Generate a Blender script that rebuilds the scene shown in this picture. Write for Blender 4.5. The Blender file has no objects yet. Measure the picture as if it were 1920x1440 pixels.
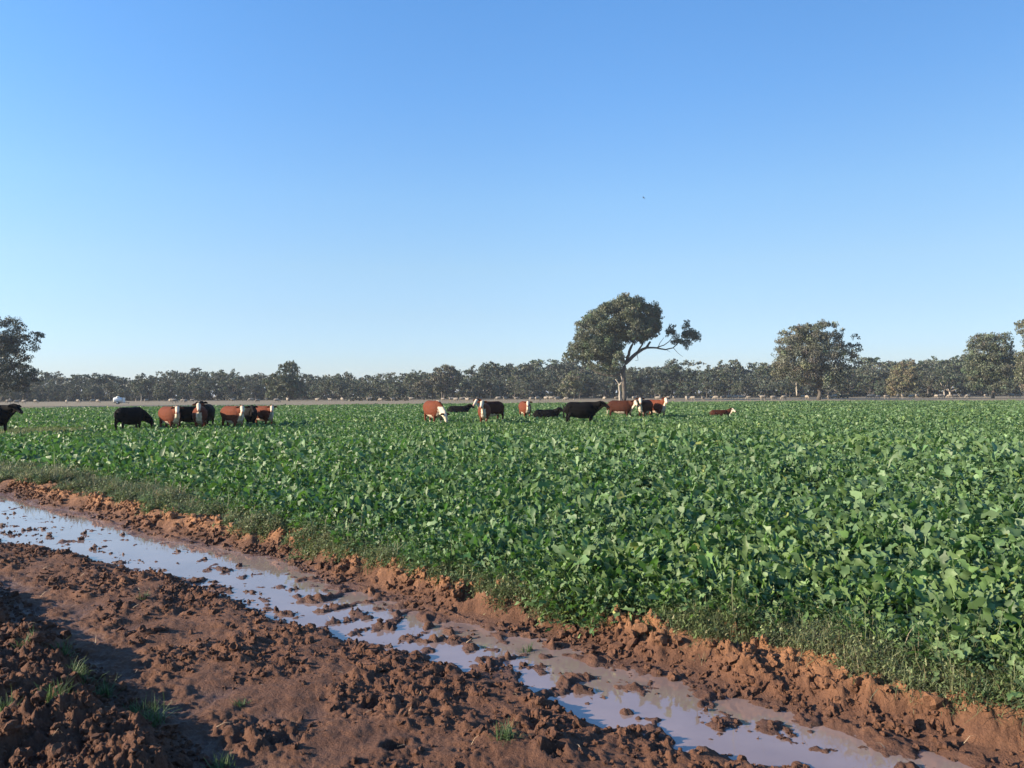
import bpy, bmesh, math, random
import numpy as np
from mathutils import Vector, Matrix

scene = bpy.context.scene
C = scene.collection
R = math.radians
rng = np.random.default_rng(7)
random.seed(7)

# ------------------------------------------------------------------ camera
CAM_H = 1.6
F = 1440.0                       # focal length in pixels of the 1920 x 1440 photograph
PITCH = math.atan(18 / F)
ROLL = -R(0.36)
cam_d = bpy.data.cameras.new("camera")
cam_d.sensor_width = 36.0
cam_d.lens = 36.0 * F / 1920.0
cam_d.clip_start = 0.05
cam_d.clip_end = 20000
cam = bpy.data.objects.new("camera", cam_d)
C.objects.link(cam)
CAM_ROT = Matrix.Rotation(R(90) + PITCH, 3, 'X') @ Matrix.Rotation(ROLL, 3, 'Z')
cam.matrix_world = Matrix.Translation((0, 0, CAM_H)) @ CAM_ROT.to_4x4()
scene.camera = cam

# ------------------------------------------------------------------ light
SUN_EL, SUN_AZ = 19.0, 260.0     # compass azimuth, +Y is north
world = bpy.data.worlds.new("World")
scene.world = world
world.use_nodes = True
wn, wl = world.node_tree.nodes, world.node_tree.links
sky = wn.new('ShaderNodeTexSky')
sky.sky_type = 'NISHITA'
sky.sun_disc = False
sky.sun_elevation = R(SUN_EL)
sky.sun_rotation = R(SUN_AZ)
sky.air_density = 1.3
sky.dust_density = 0.25
sky.ozone_density = 3.2
bg = wn['Background']
bg.inputs[1].default_value = 0.085
# clear winter air: the phone rendered this sky bluer, palest blue (not yellow) at the horizon
wtc = wn.new('ShaderNodeTexCoord')
wsep = wn.new('ShaderNodeSeparateXYZ')
wl.new(wtc.outputs['Generated'], wsep.inputs[0])
wr = wn.new('ShaderNodeValToRGB')
stops = [(0.0, (.66, .87, 1.50)), (.054, (.70, .885, 1.43)), (.10, (.78, .89, 1.23)), (.16, (.88, .965, 1.17)), (.244, (.876, 1.047, 1.27)), (.36, (.755, 1.06, 1.40)), (.46, (.70, 1.07, 1.45)), (1.0, (.70, 1.05, 1.45))]
els = wr.color_ramp.elements
els[0].position, els[1].position = 0.0, 1.0
for q in stops[1:-1]: els.new(q[0])
for e_, (p_, c_) in zip(els, stops): e_.color = (*[v / 1.6 for v in c_], 1)
wl.new(wsep.outputs['Z'], wr.inputs[0])
wm = wn.new('ShaderNodeVectorMath')
wm.operation = 'MULTIPLY'
wl.new(sky.outputs[0], wm.inputs[0])
wl.new(wr.outputs[0], wm.inputs[1])
ws = wn.new('ShaderNodeVectorMath')
ws.operation = 'SCALE'
wx = wn.new('ShaderNodeMapRange')
wx.interpolation_type = 'SMOOTHSTEP'
wx.inputs['From Min'].default_value = 0.05
wx.inputs['From Max'].default_value = 0.62
wx.inputs['To Min'].default_value = 1.6
wx.inputs['To Max'].default_value = 1.24
wl.new(wsep.outputs['X'], wx.inputs['Value'])
wl.new(wx.outputs[0], ws.inputs['Scale'])
wl.new(wm.outputs[0], ws.inputs[0])
wl.new(ws.outputs[0], bg.inputs[0])

az, el = R(SUN_AZ), R(SUN_EL)
to_sun = Vector((math.sin(az) * math.cos(el), math.cos(az) * math.cos(el), math.sin(el)))
sun_d = bpy.data.lights.new("sun", 'SUN')
sun_d.energy = 5.0
sun_d.angle = R(0.53)
sun_d.color = (1.0, 0.84, 0.63)
sun = bpy.data.objects.new("sun", sun_d)
C.objects.link(sun)
sun.rotation_euler = to_sun.to_track_quat('Z', 'Y').to_euler()
sun.location = (-30, -5, 30)

scene.view_settings.view_transform = 'Standard'
scene.view_settings.look = 'None'
scene.view_settings.gamma = 1.0
scene.view_settings.exposure = 1.20
scene.cycles.max_bounces = 6
scene.cycles.transparent_max_bounces = 6
scene.cycles.caustics_reflective = False
scene.cycles.caustics_refractive = False

# ------------------------------------------------------------------ helpers
CR = np.array(CAM_ROT)


def px_ray(u, v):
    d = CR @ np.array([(u - 960) / F, -(v - 720) / F, -1.0])
    return d


def px_ground(u, v, z=0.0):
    """Point of the plane at height z seen at a pixel of the photograph."""
    d = px_ray(u, v)
    k = (z - CAM_H) / d[2]
    return np.array([d[0] * k, d[1] * k])


def px_at(u, v, dist):
    """Point at depth y = dist along the ray of a pixel."""
    d = px_ray(u, v)
    k = dist / d[1]
    return np.array([d[0] * k, dist, CAM_H + d[2] * k])


def tag(o, label=None, cat=None, group=None, kind=None):
    if label: o['label'] = label
    if cat: o['category'] = cat
    if group: o['group'] = group
    if kind: o['kind'] = kind
    return o


def np_mesh(name, verts, quads=None, tris=None, col=None, smooth=True, attr='col'):
    me = bpy.data.meshes.new(name)
    verts = np.ascontiguousarray(verts, dtype=np.float32)
    nq = 0 if quads is None else len(quads)
    nt = 0 if tris is None else len(tris)
    me.vertices.add(len(verts))
    me.vertices.foreach_set('co', verts.ravel())
    li = []
    if nq: li.append(np.asarray(quads, dtype=np.int32).ravel())
    if nt: li.append(np.asarray(tris, dtype=np.int32).ravel())
    li = np.concatenate(li)
    me.loops.add(len(li))
    me.loops.foreach_set('vertex_index', li)
    me.polygons.add(nq + nt)
    ls = np.concatenate([np.arange(nq) * 4, nq * 4 + np.arange(nt) * 3]).astype(np.int32)
    me.polygons.foreach_set('loop_start', ls)
    me.polygons.foreach_set('use_smooth', np.full(nq + nt, smooth, dtype=bool))
    if col is not None:
        a = me.attributes.new(attr, 'FLOAT_COLOR', 'POINT')
        c4 = np.ones((len(verts), 4), dtype=np.float32)
        c4[:, :col.shape[1]] = col
        a.data.foreach_set('color', c4.ravel())
    me.update(calc_edges=True)
    me.validate()
    return me


def link(name, me, mat=None, parent=None):
    o = bpy.data.objects.new(name, me)
    C.objects.link(o)
    if mat and not me.materials: me.materials.append(mat)
    if parent: o.parent = parent
    return o


def empty(name, loc, rz=0.0):
    o = bpy.data.objects.new(name, None)
    C.objects.link(o)
    o.location = loc
    o.rotation_euler = (0, 0, rz)
    o.empty_display_size = 0.3
    return o


# --- numpy noise
def _h(ix, iy, seed):
    n = (ix.astype(np.int64) * 374761393 + iy.astype(np.int64) * 668265263 + seed * 974711) & 0xFFFFFFFF
    n = ((n ^ (n >> 13)) * 1274126177) & 0xFFFFFFFF
    n = n ^ (n >> 16)
    n = (n * 2246822519) & 0xFFFFFFFF
    n = n ^ (n >> 15)
    return (n & 0xFFFFFF) / float(0xFFFFFF)


def pnoise(x, y, seed=0):
    ix, iy = np.floor(x), np.floor(y)
    fx, fy = x - ix, y - iy
    ux, uy = fx * fx * fx * (fx * (fx * 6 - 15) + 10), fy * fy * fy * (fy * (fy * 6 - 15) + 10)

    def g(dx, dy):
        a = _h(ix + dx, iy + dy, seed) * 2 * np.pi
        return np.cos(a) * (fx - dx) + np.sin(a) * (fy - dy)
    a, b, c, d = g(0, 0), g(1, 0), g(0, 1), g(1, 1)
    return ((a + (b - a) * ux) + ((c + (d - c) * ux) - (a + (b - a) * ux)) * uy) * 1.5


def fbm(x, y, f, octv, seed=0, gain=0.5):
    s, a = 0, 1.0
    for k in range(octv):
        s = s + a * pnoise(x * f + 17.3 * k, y * f - 9.1 * k, seed + k)
        a *= gain
        f *= 2.07
    return s


def worley(x, y, f, seed=0):
    x, y = x * f, y * f
    ix, iy = np.floor(x), np.floor(y)
    f1 = np.full(x.shape, 9.0)
    f2 = np.full(x.shape, 9.0)
    rid = np.zeros(x.shape)
    for dx in (-1, 0, 1):
        for dy in (-1, 0, 1):
            cx, cy = ix + dx, iy + dy
            px, py = cx + _h(cx, cy, seed), cy + _h(cx, cy, seed + 51)
            d = np.hypot(px - x, py - y)
            r = _h(cx, cy, seed + 99)
            m = d < f1
            f2 = np.where(m, f1, np.minimum(f2, d))
            rid = np.where(m, r, rid)
            f1 = np.where(m, d, f1)
    return f1, f2, rid


def sstep(a, b, x):
    t = np.clip((x - a) / (b - a), 0, 1)
    return t * t * (3 - 2 * t)


# --- node materials
def new_mat(name):
    m = bpy.data.materials.new(name)
    m.use_nodes = True
    nt = m.node_tree
    return m, nt.nodes, nt.links, nt.nodes['Principled BSDF']


def N(nodes, t, **kw):
    n = nodes.new(t)
    for k, v in kw.items():
        setattr(n, k, v)
    return n


def noise(nodes, links, vec, scale, detail=6, rough=0.6, dist=0.0):
    n = nodes.new('ShaderNodeTexNoise')
    n.inputs['Scale'].default_value = scale
    n.inputs['Detail'].default_value = detail
    n.inputs['Roughness'].default_value = rough
    n.inputs['Distortion'].default_value = dist
    links.new(vec, n.inputs['Vector'])
    return n.outputs['Fac']


def ramp(nodes, links, fac, stops):
    r = nodes.new('ShaderNodeValToRGB')
    e = r.color_ramp.elements
    e[0].position, e[0].color = stops[0][0], (*stops[0][1], 1)
    e[1].position, e[1].color = stops[-1][0], (*stops[-1][1], 1)
    for p, c in stops[1:-1]:
        x = e.new(p)
        x.color = (*c, 1)
    links.new(fac, r.inputs[0])
    return r.outputs[0]


def mixc(nodes, links, fac, a, b, mode='MIX'):
    m = nodes.new('ShaderNodeMix')
    m.data_type = 'RGBA'
    m.blend_type = mode
    for sock, val in ((m.inputs[0], fac), (m.inputs[6], a), (m.inputs[7], b)):
        if hasattr(val, 'links'): links.new(val, sock)
        elif isinstance(val, tuple): sock.default_value = (*val, 1)
        else: sock.default_value = val
    return m.outputs[2]


def maths(nodes, links, op, a, b=None, clamp=False):
    m = nodes.new('ShaderNodeMath')
    m.operation = op
    m.use_clamp = clamp
    for sock, val in ((m.inputs[0], a), (m.inputs[1], b)):
        if val is None: continue
        if hasattr(val, 'links'): links.new(val, sock)
        else: sock.default_value = val
    return m.outputs[0]


# ------------------------------------------------------------------ layout in track coordinates
ORG = px_ground(0, 950)
END = px_ground(1810, 1432)
ET = (END - ORG) / np.linalg.norm(END - ORG)
ES = np.array([-ET[1], ET[0]])
if ES[1] < 0: ES = -ES


def ts(x, y):
    return (x - ORG[0]) * ET[0] + (y - ORG[1]) * ET[1], (x - ORG[0]) * ES[0] + (y - ORG[1]) * ES[1]


def xy(t, s):
    return ORG[0] + t * ET[0] + s * ES[0], ORG[1] + t * ET[1] + s * ES[1]


def curve(pts, z=0.0):
    p = np.array([px_ground(u, v, z) for u, v in pts])
    t, s = ts(p[:, 0], p[:, 1])
    o = np.argsort(t)
    return t[o], s[o]


BANK = 0.12
cU = curve([(0, 925), (60, 945), (130, 957), (250, 1000), (330, 1015), (480, 1042), (600, 1090), (680, 1112), (760, 1140),
            (850, 1166), (960, 1192), (1080, 1222), (1150, 1250), (1250, 1272), (1350, 1312), (1500, 1342), (1600, 1382),
            (1740, 1412), (1810, 1436)])
cL = curve([(0, 975), (60, 992), (130, 1017), (250, 1060), (330, 1082), (420, 1112), (480, 1150), (600, 1182), (700, 1217),
            (790, 1252), (900, 1270), (1000, 1305), (1040, 1335), (1100, 1375), (1200, 1390), (1320, 1412), (1420, 1440)])
cB = curve([(0, 898), (200, 935), (400, 978), (550, 1012), (700, 1050), (850, 1090), (950, 1118), (1100, 1160), (1250, 1185),
            (1330, 1205), (1500, 1240), (1600, 1275), (1700, 1305), (1800, 1330), (1920, 1345)], BANK)
cC = curve([(0, 872), (150, 893), (250, 912), (400, 952), (540, 990), (700, 1036), (820, 1066), (950, 1095), (1060, 1133),
            (1130, 1150), (1250, 1160), (1400, 1185), (1600, 1210), (1700, 1240), (1800, 1285), (1920, 1310)], BANK + 0.04)
cM = curve([(0, 1085), (100, 1160), (200, 1245), (300, 1330), (400, 1405), (450, 1440)], 0.05)


def ev(c, t):
    return np.interp(t, c[0], c[1])


# far edge of the crop
FE = np.array([px_ground(0, 766, 0.32), px_ground(480, 759, 0.32), px_ground(960, 754.5, 0.32), px_ground(1440, 751, 0.32), px_ground(1919, 748.5, 0.32)])
FE[:, 1] = np.array([94, 103, 111, 115, 117.0])
FE[:, 0] = [(u - 960) / F * d for u, d in zip((0, 480, 960, 1440, 1919), FE[:, 1])]


def far_edge(x):
    return np.interp(x, FE[:, 0], FE[:, 1])


PONDS = [(540, 1362, .035, .030), (528, 1403, .06, .028), (1320, 1402, .10, .04), (1110, 1340, .14, .05), (1440, 1422, .10, .04)]
PITS = [(740, 1412), (1040, 1425), (830, 1280), (700, 1330), (930, 1300)]


def height(x, y):
    """Soil height: wheel-rut puddle, trodden strip, clod bank on the left, bank and crop bed on the right."""
    t, s = ts(x, y)
    wob = 0.10 * fbm(x, y, 1.1, 4, 5)
    r = np.hypot(x, y)
    near = 1 - sstep(14, 24, r)
    sU, sL, sB, sM = ev(cU, t) + 0.08 + 0.05 * np.exp(-((t - 7.5) / 2.5) ** 2) + 0.02 * sstep(10.2, 12, t), ev(cL, t) - 0.36 * (1 - sstep(3, 6, t)) - 0.12 + 0.20 * sstep(7, 10, t), ev(cB, t), ev(cM, t)
    wobU = wob * 0.55
    inside = np.minimum(s - (sL + wob * 1.3), (sU + wobU) - s)
    fine = fbm(x, y, 9, 4, 31, 0.55)
    # crumbled soil
    rough = fbm(x, y, 26, 3, 41, 0.6)
    wx, wy = 0.035 * fine + 0.012 * rough, 0.035 * fbm(x, y, 8, 3, 45)
    f1, f2, rid = worley(x + wx, y + wy, 11.0, 3)
    clod = np.sqrt(np.clip(0.55 - f1, 0, 1)) * rid * 0.75
    g1, g2, gid = worley(x + wx * .6, y - wy * .6, 27.0, 8)
    clod2 = np.sqrt(np.clip(0.55 - g1, 0, 1)) * gid * 0.8
    fine = fine + 0.7 * rough + 0.5 * pnoise(x * 58, y * 58, 88)
    patch = sstep(-0.3, 0.35, fbm(x, y, 1.6, 3, 77))
    # base profile
    z = np.full(x.shape, 0.012)
    z = z - 0.060 * sstep(-0.10, 0.16, inside)
    # trodden strip left of the puddle
    strip = sstep(sM + 0.05 + wob, sM + 0.4 + wob, s) * (1 - sstep(-0.04, 0.10, inside)) * (s < sU)
    edge = np.exp(-((s - sL + 0.16) / 0.25) ** 2)
    amp = strip * (0.016 + 0.046 * patch + 0.014 * edge)
    z = z + strip * 0.016 * (1 + 1.5 * fbm(x, y, 2.2, 3, 12))
    z = z + amp * (clod * 1.2 + clod2 * 0.6) + amp * 0.16 * fine
    # clods standing in the water
    isl = sstep(0.12, 0.45, fbm(x, y, 3.9, 3, 91)) * sstep(0.0, 0.1, inside)
    tt = np.exp(-((t - 8.6) / 1.5) ** 2)
    z = z + isl * (0.05 + 0.015 * tt) * (clod * 1.1 + clod2 * .6) + sstep(0, .1, inside) * (0.008 * fine + (0.010 * tt + 0.013 + 0.006 * sstep(6, 11, t)) * (0.9 + 2.2 * fbm(x, y, 4.4, 4, 44)))
    # clod bank on the near left
    md = (sM - 0.12 + 0.10 * fbm(x, y, 1.3, 3, 15)) - s
    mound = sstep(-0.02, 0.22, md)
    big = fbm(x, y, 2.3, 3, 61)
    z = z + mound * (0.135 + 0.075 * big + 0.055 * clod + 0.05 * clod2 + 0.030 * fine) * (1 - 0.45 * sstep(1.0, 2.5, md))
    # wheel track beside it: smooth, shallow grooves
    wt = sstep(-0.02, 0.15, -md) * (1 - sstep(0.25, 0.6, -md))
    z = z + wt * (0.016 * fbm(x, y, 5, 4, 18) + 0.006 * rough + 0.004 * fine + (0.03 * clod2 + 0.012 * clod) * patch)
    # bank towards the crop
    bd = s - (sU + wobU)
    width = np.maximum(sB - sU, 0.15)
    lump = fbm(x, y, 3.4, 3, 23)
    rise = sstep(0.10 + 0.10 * lump, np.maximum(0.30, width * 0.75) + 0.12 * lump, bd)
    bz = rise * (BANK + 0.03 * lump) + sstep(0.02, 0.2, bd) * (0.010 + 0.006 * fine)
    crumb = sstep(0.03, 0.25, bd) * (1 - 0.8 * sstep(0.1, 0.6, s - sB)) * (0.3 + 0.9 * sstep(-0.25, 0.35, fbm(x, y, 2.1, 3, 37)))
    bz = bz + crumb * (0.10 * clod + 0.055 * clod2 + 0.020 * fine)
    z = z + (bd > 0) * bz
    for u, v, rad, dep in PONDS:
        p = px_ground(u, v)
        q = np.hypot((x - p[0]) / 1.5, (y - p[1])) + 0.09 * fbm(x, y, 6, 3, 3)
        z = z - dep * (1 - sstep(rad * 0.6, rad * 1.3, q))
    for u, v in PITS:
        p = px_ground(u, v)
        q = np.hypot((x - p[0]), (y - p[1])) + 0.025 * fine
        z = z - 0.05 * (1 - sstep(0.02, 0.06, q)) + 0.012 * np.exp(-((q - 0.085) / 0.03) ** 2)
    far_z = np.where(s > sU, 0.10, 0.02) * (1 - sstep(40, 80, r))
    return z * near + far_z * (1 - near)


WATER_Z = -0.012

# ------------------------------------------------------------------ ground sheet
ang = np.concatenate([np.arange(-47, 47, 0.13), np.arange(47, 313, 4.0)])
rad = np.concatenate([np.linspace(0.25, 1.9, 12)[:-1], 1.9 * 1.0038 ** np.arange(0, 540)])
while rad[-1] < 130: rad = np.append(rad, rad[-1] * 1.025)
while rad[-1] < 7000: rad = np.append(rad, rad[-1] * 1.09)
A, RR = np.meshgrid(R(1) * ang, rad)
GX, GY = (np.sin(A) * RR), (np.cos(A) * RR)
nr, na = GX.shape
gz = height(GX.ravel(), GY.ravel())
gv = np.stack([GX.ravel(), GY.ravel(), gz], 1)
ii, jj = np.meshgrid(np.arange(nr - 1), np.arange(na), indexing='ij')
j2 = (jj + 1) % na
gq = np.stack([ii * na + jj, ii * na + j2, (ii + 1) * na + j2, (ii + 1) * na + jj], -1).reshape(-1, 4)[:, ::-1]
fc = gv[gq].mean(1)
ft, fs = ts(fc[:, 0], fc[:, 1])
fr = np.hypot(fc[:, 0], fc[:, 1])
is_crop = (fs > ev(cC, ft)) & (fc[:, 1] < far_edge(fc[:, 0])) & (fc[:, 1] > -20) & (np.abs(fc[:, 0]) < 120)
is_track = (~is_crop) & (fr < 60) & (fs <= ev(cC, ft) + 0.01)
is_past = ~(is_crop | is_track)


def submesh(name, mask):
    q = gq[mask]
    ids, inv = np.unique(q, return_inverse=True)
    return np_mesh(name, gv[ids], quads=inv.reshape(-1, 4))


# mud
def soil_material(name, grassy=False):
    m, n, l, p = new_mat(name)
    geo = n.new('ShaderNodeNewGeometry')
    pos = geo.outputs['Position']
    sep = n.new('ShaderNodeSeparateXYZ')
    l.new(pos, sep.inputs[0])
    big = noise(n, l, pos, 1.3, 4, 0.55)
    mid = noise(n, l, pos, 9, 6, 0.6)
    fin = noise(n, l, pos, 60, 8, 0.7)
    dry = ramp(n, l, mid, [(0.30, (0.072, 0.034, 0.021)), (0.5, (0.155, 0.072, 0.040)), (0.72, (0.31, 0.155, 0.086))])
    red = ramp(n, l, big, [(0.35, (0.105, 0.050, 0.030)), (0.55, (0.20, 0.095, 0.050)), (0.75, (0.36, 0.175, 0.085))])
    c = mixc(n, l, 0.5, dry, red)
    c = mixc(n, l, maths(n, l, 'MULTIPLY', fin, 0.55), c, (0.05, 0.026, 0.018))
    # dry crust above the water, the sunlit orange of the crop-side bank painted in
    dr = n.new('ShaderNodeMapRange')
    dr.inputs['From Min'].default_value = 0.07
    dr.inputs['From Max'].default_value = 0.17
    l.new(maths(n, l, 'ADD', sep.outputs['Z'], maths(n, l, 'MULTIPLY', maths(n, l, 'SUBTRACT', mid, 0.5), 0.12)), dr.inputs['Value'])
    dt = n.new('ShaderNodeVectorMath')
    dt.operation = 'DOT_PRODUCT'
    l.new(pos, dt.inputs[0])
    dt.inputs[1].default_value = (float(ES[0]), float(ES[1]), 0)
    sd = n.new('ShaderNodeMapRange')
    s0 = float(ORG @ ES)
    sd.inputs['From Min'].default_value = s0 - 0.05
    sd.inputs['From Max'].default_value = s0 + 0.55
    l.new(dt.outputs['Value'], sd.inputs['Value'])
    dw = maths(n, l, 'MULTIPLY', dr.outputs[0], sd.outputs[0])
    c = mixc(n, l, maths(n, l, 'MULTIPLY', maths(n, l, 'SUBTRACT', 1.0, sd.outputs[0]), 0.36), c, (0.105, 0.044, 0.026))
    c = mixc(n, l, maths(n, l, 'MULTIPLY', dw, 0.65), c, (0.40, 0.195, 0.088))
    # wet ground where it lies close to the water
    wet = n.new('ShaderNodeMapRange')
    wet.inputs['From Min'].default_value = 0.022
    wet.inputs['From Max'].default_value = 0.0
    hz = maths(n, l, 'ADD', sep.outputs['Z'], maths(n, l, 'MULTIPLY', maths(n, l, 'SUBTRACT', big, 0.5), 0.06))
    l.new(hz, wet.inputs['Value'])
    c = mixc(n, l, maths(n, l, 'MULTIPLY', wet.outputs[0], 0.6), c, (0.085, 0.04, 0.026))
    l.new(c, p.inputs['Base Color'])
    ro = maths(n, l, 'SUBTRACT', 0.92, maths(n, l, 'MULTIPLY', wet.outputs[0], 0.4))
    l.new(ro, p.inputs['Roughness'])
    p.inputs['Specular IOR Level'].default_value = 0.35
    b = n.new('ShaderNodeBump')
    b.inputs['Strength'].default_value = 1.0
    b.inputs['Distance'].default_value = 0.02
    hmix = maths(n, l, 'ADD', fin, maths(n, l, 'MULTIPLY', mid, 1.4))
    l.new(hmix, b.inputs['Height'])
    l.new(b.outputs[0], p.inputs['Normal'])
    return m


MUD = soil_material("red_mud")
track = tag(link("dirt_track", submesh("dirt_track", is_track), MUD), kind='structure',
            label="wet red dirt track churned by hooves beside the crop")
m, n, l, p = new_mat("dark_crop_soil")
geo = n.new('ShaderNodeNewGeometry')
l.new(ramp(n, l, noise(n, l, geo.outputs['Position'], 3, 6), [(0.3, (0.035, 0.03, 0.018)), (0.7, (0.07, 0.05, 0.03))]), p.inputs['Base Color'])
p.inputs['Roughness'].default_value = 0.95
SOIL = m
tag(link("field", submesh("field", is_crop), SOIL), kind='structure', label="dark soil of the crop field under the leaves")
m, n, l, p = new_mat("dry_pasture")
geo = n.new('ShaderNodeNewGeometry')
pos = geo.outputs['Position']
c = ramp(n, l, noise(n, l, pos, 0.05, 8, 0.65), [(0.3, (0.125, 0.10, 0.055)), (0.5, (0.175, 0.135, 0.078)), (0.72, (0.13, 0.12, 0.058))])
c = mixc(n, l, maths(n, l, 'MULTIPLY', noise(n, l, pos, 2.5, 6, 0.7), 0.35), c, (0.20, 0.155, 0.095))
l.new(c, p.inputs['Base Color'])
p.inputs['Roughness'].default_value = 1.0
PAST = m
tag(link("pasture_ground", submesh("pasture_ground", is_past), PAST), kind='structure', label="dry tan pasture beyond the crop")

# ------------------------------------------------------------------ water in the rut
m, n, l, p = new_mat("muddy_water")
geo = n.new('ShaderNodeNewGeometry')
pos = geo.outputs['Position']
c = ramp(n, l, noise(n, l, pos, 1.5, 4), [(0.35, (0.21, 0.15, 0.135)), (0.65, (0.27, 0.20, 0.18))])
l.new(c, p.inputs['Base Color'])
p.inputs['Roughness'].default_value = 0.03
p.inputs['IOR'].default_value = 1.9
b = n.new('ShaderNodeBump')
b.inputs['Strength'].default_value = 0.12
b.inputs['Distance'].default_value = 0.004
l.new(noise(n, l, pos, 14, 2, 0.5), b.inputs['Height'])
l.new(b.outputs[0], p.inputs['Normal'])
WATER = m
tq = np.linspace(-4, 14.5, 75)
wv = []
for k in np.linspace(0, 1, 5):
    s0 = ev(cM, tq) + 0.02
    s1 = ev(cU, tq) + 0.35
    X, Y = xy(tq, s0 + (s1 - s0) * k)
    wv.append(np.stack([X, Y, np.full_like(X, WATER_Z)], 1))
wv = np.concatenate(wv)
wq = [[k * 75 + i, k * 75 + i + 1, (k + 1) * 75 + i + 1, (k + 1) * 75 + i] for k in range(4) for i in range(74)]
tag(link("puddle_water", np_mesh("puddle_water", wv, quads=wq), WATER), kind='structure',
    label="long muddy puddle reflecting the sky in the wheel rut")


# ------------------------------------------------------------------ clods of soil
def clod_templates(k, sub):
    out = []
    for q in range(k):
        bm = bmesh.new()
        bmesh.ops.create_icosphere(bm, subdivisions=sub, radius=1.0)
        o = Vector((q * 7.3, q * 3.1, q * 1.7))
        from mathutils import noise as mn
        sc = Vector((1, random.uniform(.65, 1), random.uniform(.5, .8)))
        for v in bm.verts:
            d = v.co.normalized()
            f = 1 + 0.55 * mn.noise(d * 1.5 + o) + 0.42 * mn.noise(d * 3.1 + o) - 0.35 * abs(mn.noise(d * 4.3 - o)) + random.uniform(-.10, .10)
            v.co = Vector((d.x * sc.x, d.y * sc.y, d.z * sc.z)) * f
        bm.verts.index_update()
        out.append((np.array([v.co[:] for v in bm.verts]), np.array([[v.index for v in f.verts] for f in bm.faces])))
        bm.free()
    return out


def rot_mats(n, rng, tilt=0.5):
    a = rng.uniform(0, 2 * np.pi, n)
    bx = rng.normal(0, tilt, n)
    by = rng.normal(0, tilt, n)
    ca, sa = np.cos(a), np.sin(a)
    cx, sx = np.cos(bx), np.sin(bx)
    cy, sy = np.cos(by), np.sin(by)
    Z = np.zeros(n)
    O = np.ones(n)
    Rz = np.stack([ca, -sa, Z, sa, ca, Z, Z, Z, O], -1).reshape(n, 3, 3)
    Rx = np.stack([O, Z, Z, Z, cx, -sx, Z, sx, cx], -1).reshape(n, 3, 3)
    Ry = np.stack([cy, Z, sy, Z, O, Z, -sy, Z, cy], -1).reshape(n, 3, 3)
    return Rx @ Ry @ Rz


def scatter_clods():
    P, S = [], []

    def add(t, s, size):
        x, y = xy(t, s)
        P.append(np.stack([x, y], 1))
        S.append(size)
    g = rng
    # bank on the near left
    n_ = 15000
    t = g.uniform(1.5, 12.5, n_)
    add(t, ev(cM, t) - np.abs(g.normal(0, 0.9, n_)), np.clip(g.lognormal(-4.75, .65, n_), .004, .05))
    # strip between bank and puddle, thick along the water
    n_ = 1600
    t = g.uniform(-2.5, 13.5, n_)
    add(t, ev(cL, t) - 0.10 + g.normal(0, 0.16, n_), np.clip(g.lognormal(-4.4, .5, n_), .005, .04))
    n_ = 15000
    t = g.uniform(-2.5, 13.5, n_)
    w = np.maximum(ev(cL, t) - ev(cM, t) - 0.25, 0.2)
    s = ev(cL, t) - w * g.uniform(0, 1, n_)
    x, y = xy(t, s)
    keep = fbm(x, y, 1.6, 3, 77) > g.uniform(-0.5, 0.6, n_)
    add(t[keep], s[keep], np.clip(g.lognormal(-4.8, .6, keep.sum()), .005, .05))
    # in the water
    n_ = 3600
    t = g.uniform(-1, 13, n_)
    f = g.uniform(0.02, 0.95, n_)
    s = ev(cL, t) + f * (ev(cU, t) - ev(cL, t))
    x, y = xy(t, s)
    keep = (fbm(x, y, 2.6, 3, 91) + 0.30 * np.exp(-((t - 8.6) / 1.6) ** 2) - 0.25 * f) > g.uniform(0.0, 0.6, n_)
    add(t[keep], s[keep], np.clip(g.lognormal(-4.3, .5, keep.sum()), .005, .04))
    # crumbling bank towards the crop
    n_ = 9000
    t = g.uniform(-4, 14.5, n_)
    w = ev(cB, t) - ev(cU, t)
    s = ev(cU, t) + w * np.clip(g.normal(0.65, 0.3, n_), 0.1, 1.25)
    x, y = xy(t, s)
    keep = fbm(x, y, 2.1, 3, 37) > g.uniform(-0.5, 0.4, n_)
    add(t[keep], s[keep], np.clip(g.lognormal(-4.25, .6, keep.sum()), .005, .055))
    P, S = np.concatenate(P), np.concatenate(S)
    r = np.hypot(P[:, 0], P[:, 1])
    k = (r > 1.6) & (r < 16) & (P[:, 1] > 0)
    P, S = P[k], S[k]
    z = height(P[:, 0], P[:, 1])
    T = clod_templates(14, 2)
    V, Q, off = [], [], 0
    for q in range(14):
        idx = np.arange(q, len(P), 14)
        tv, tf = T[q]
        M = rot_mats(len(idx), rng, 0.6)
        v = np.einsum('nij,vj->nvi', M, tv) * S[idx][:, None, None]
        v += np.stack([P[idx][:, 0], P[idx][:, 1], z[idx] + S[idx] * 0.15], 1)[:, None, :]
        f = tf[None] + (np.arange(len(idx)) * len(tv))[:, None, None] + off
        V.append(v.reshape(-1, 3))
        Q.append(f.reshape(-1, 3))
        off += len(idx) * len(tv)
    me = np_mesh("soil_clods", np.concatenate(V), tris=np.concatenate(Q), smooth=False)
    tag(link("soil_clods", me, MUD), "crumbled red clods strewn along track and bank", "soil clods", kind='stuff')


scatter_clods()

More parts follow.
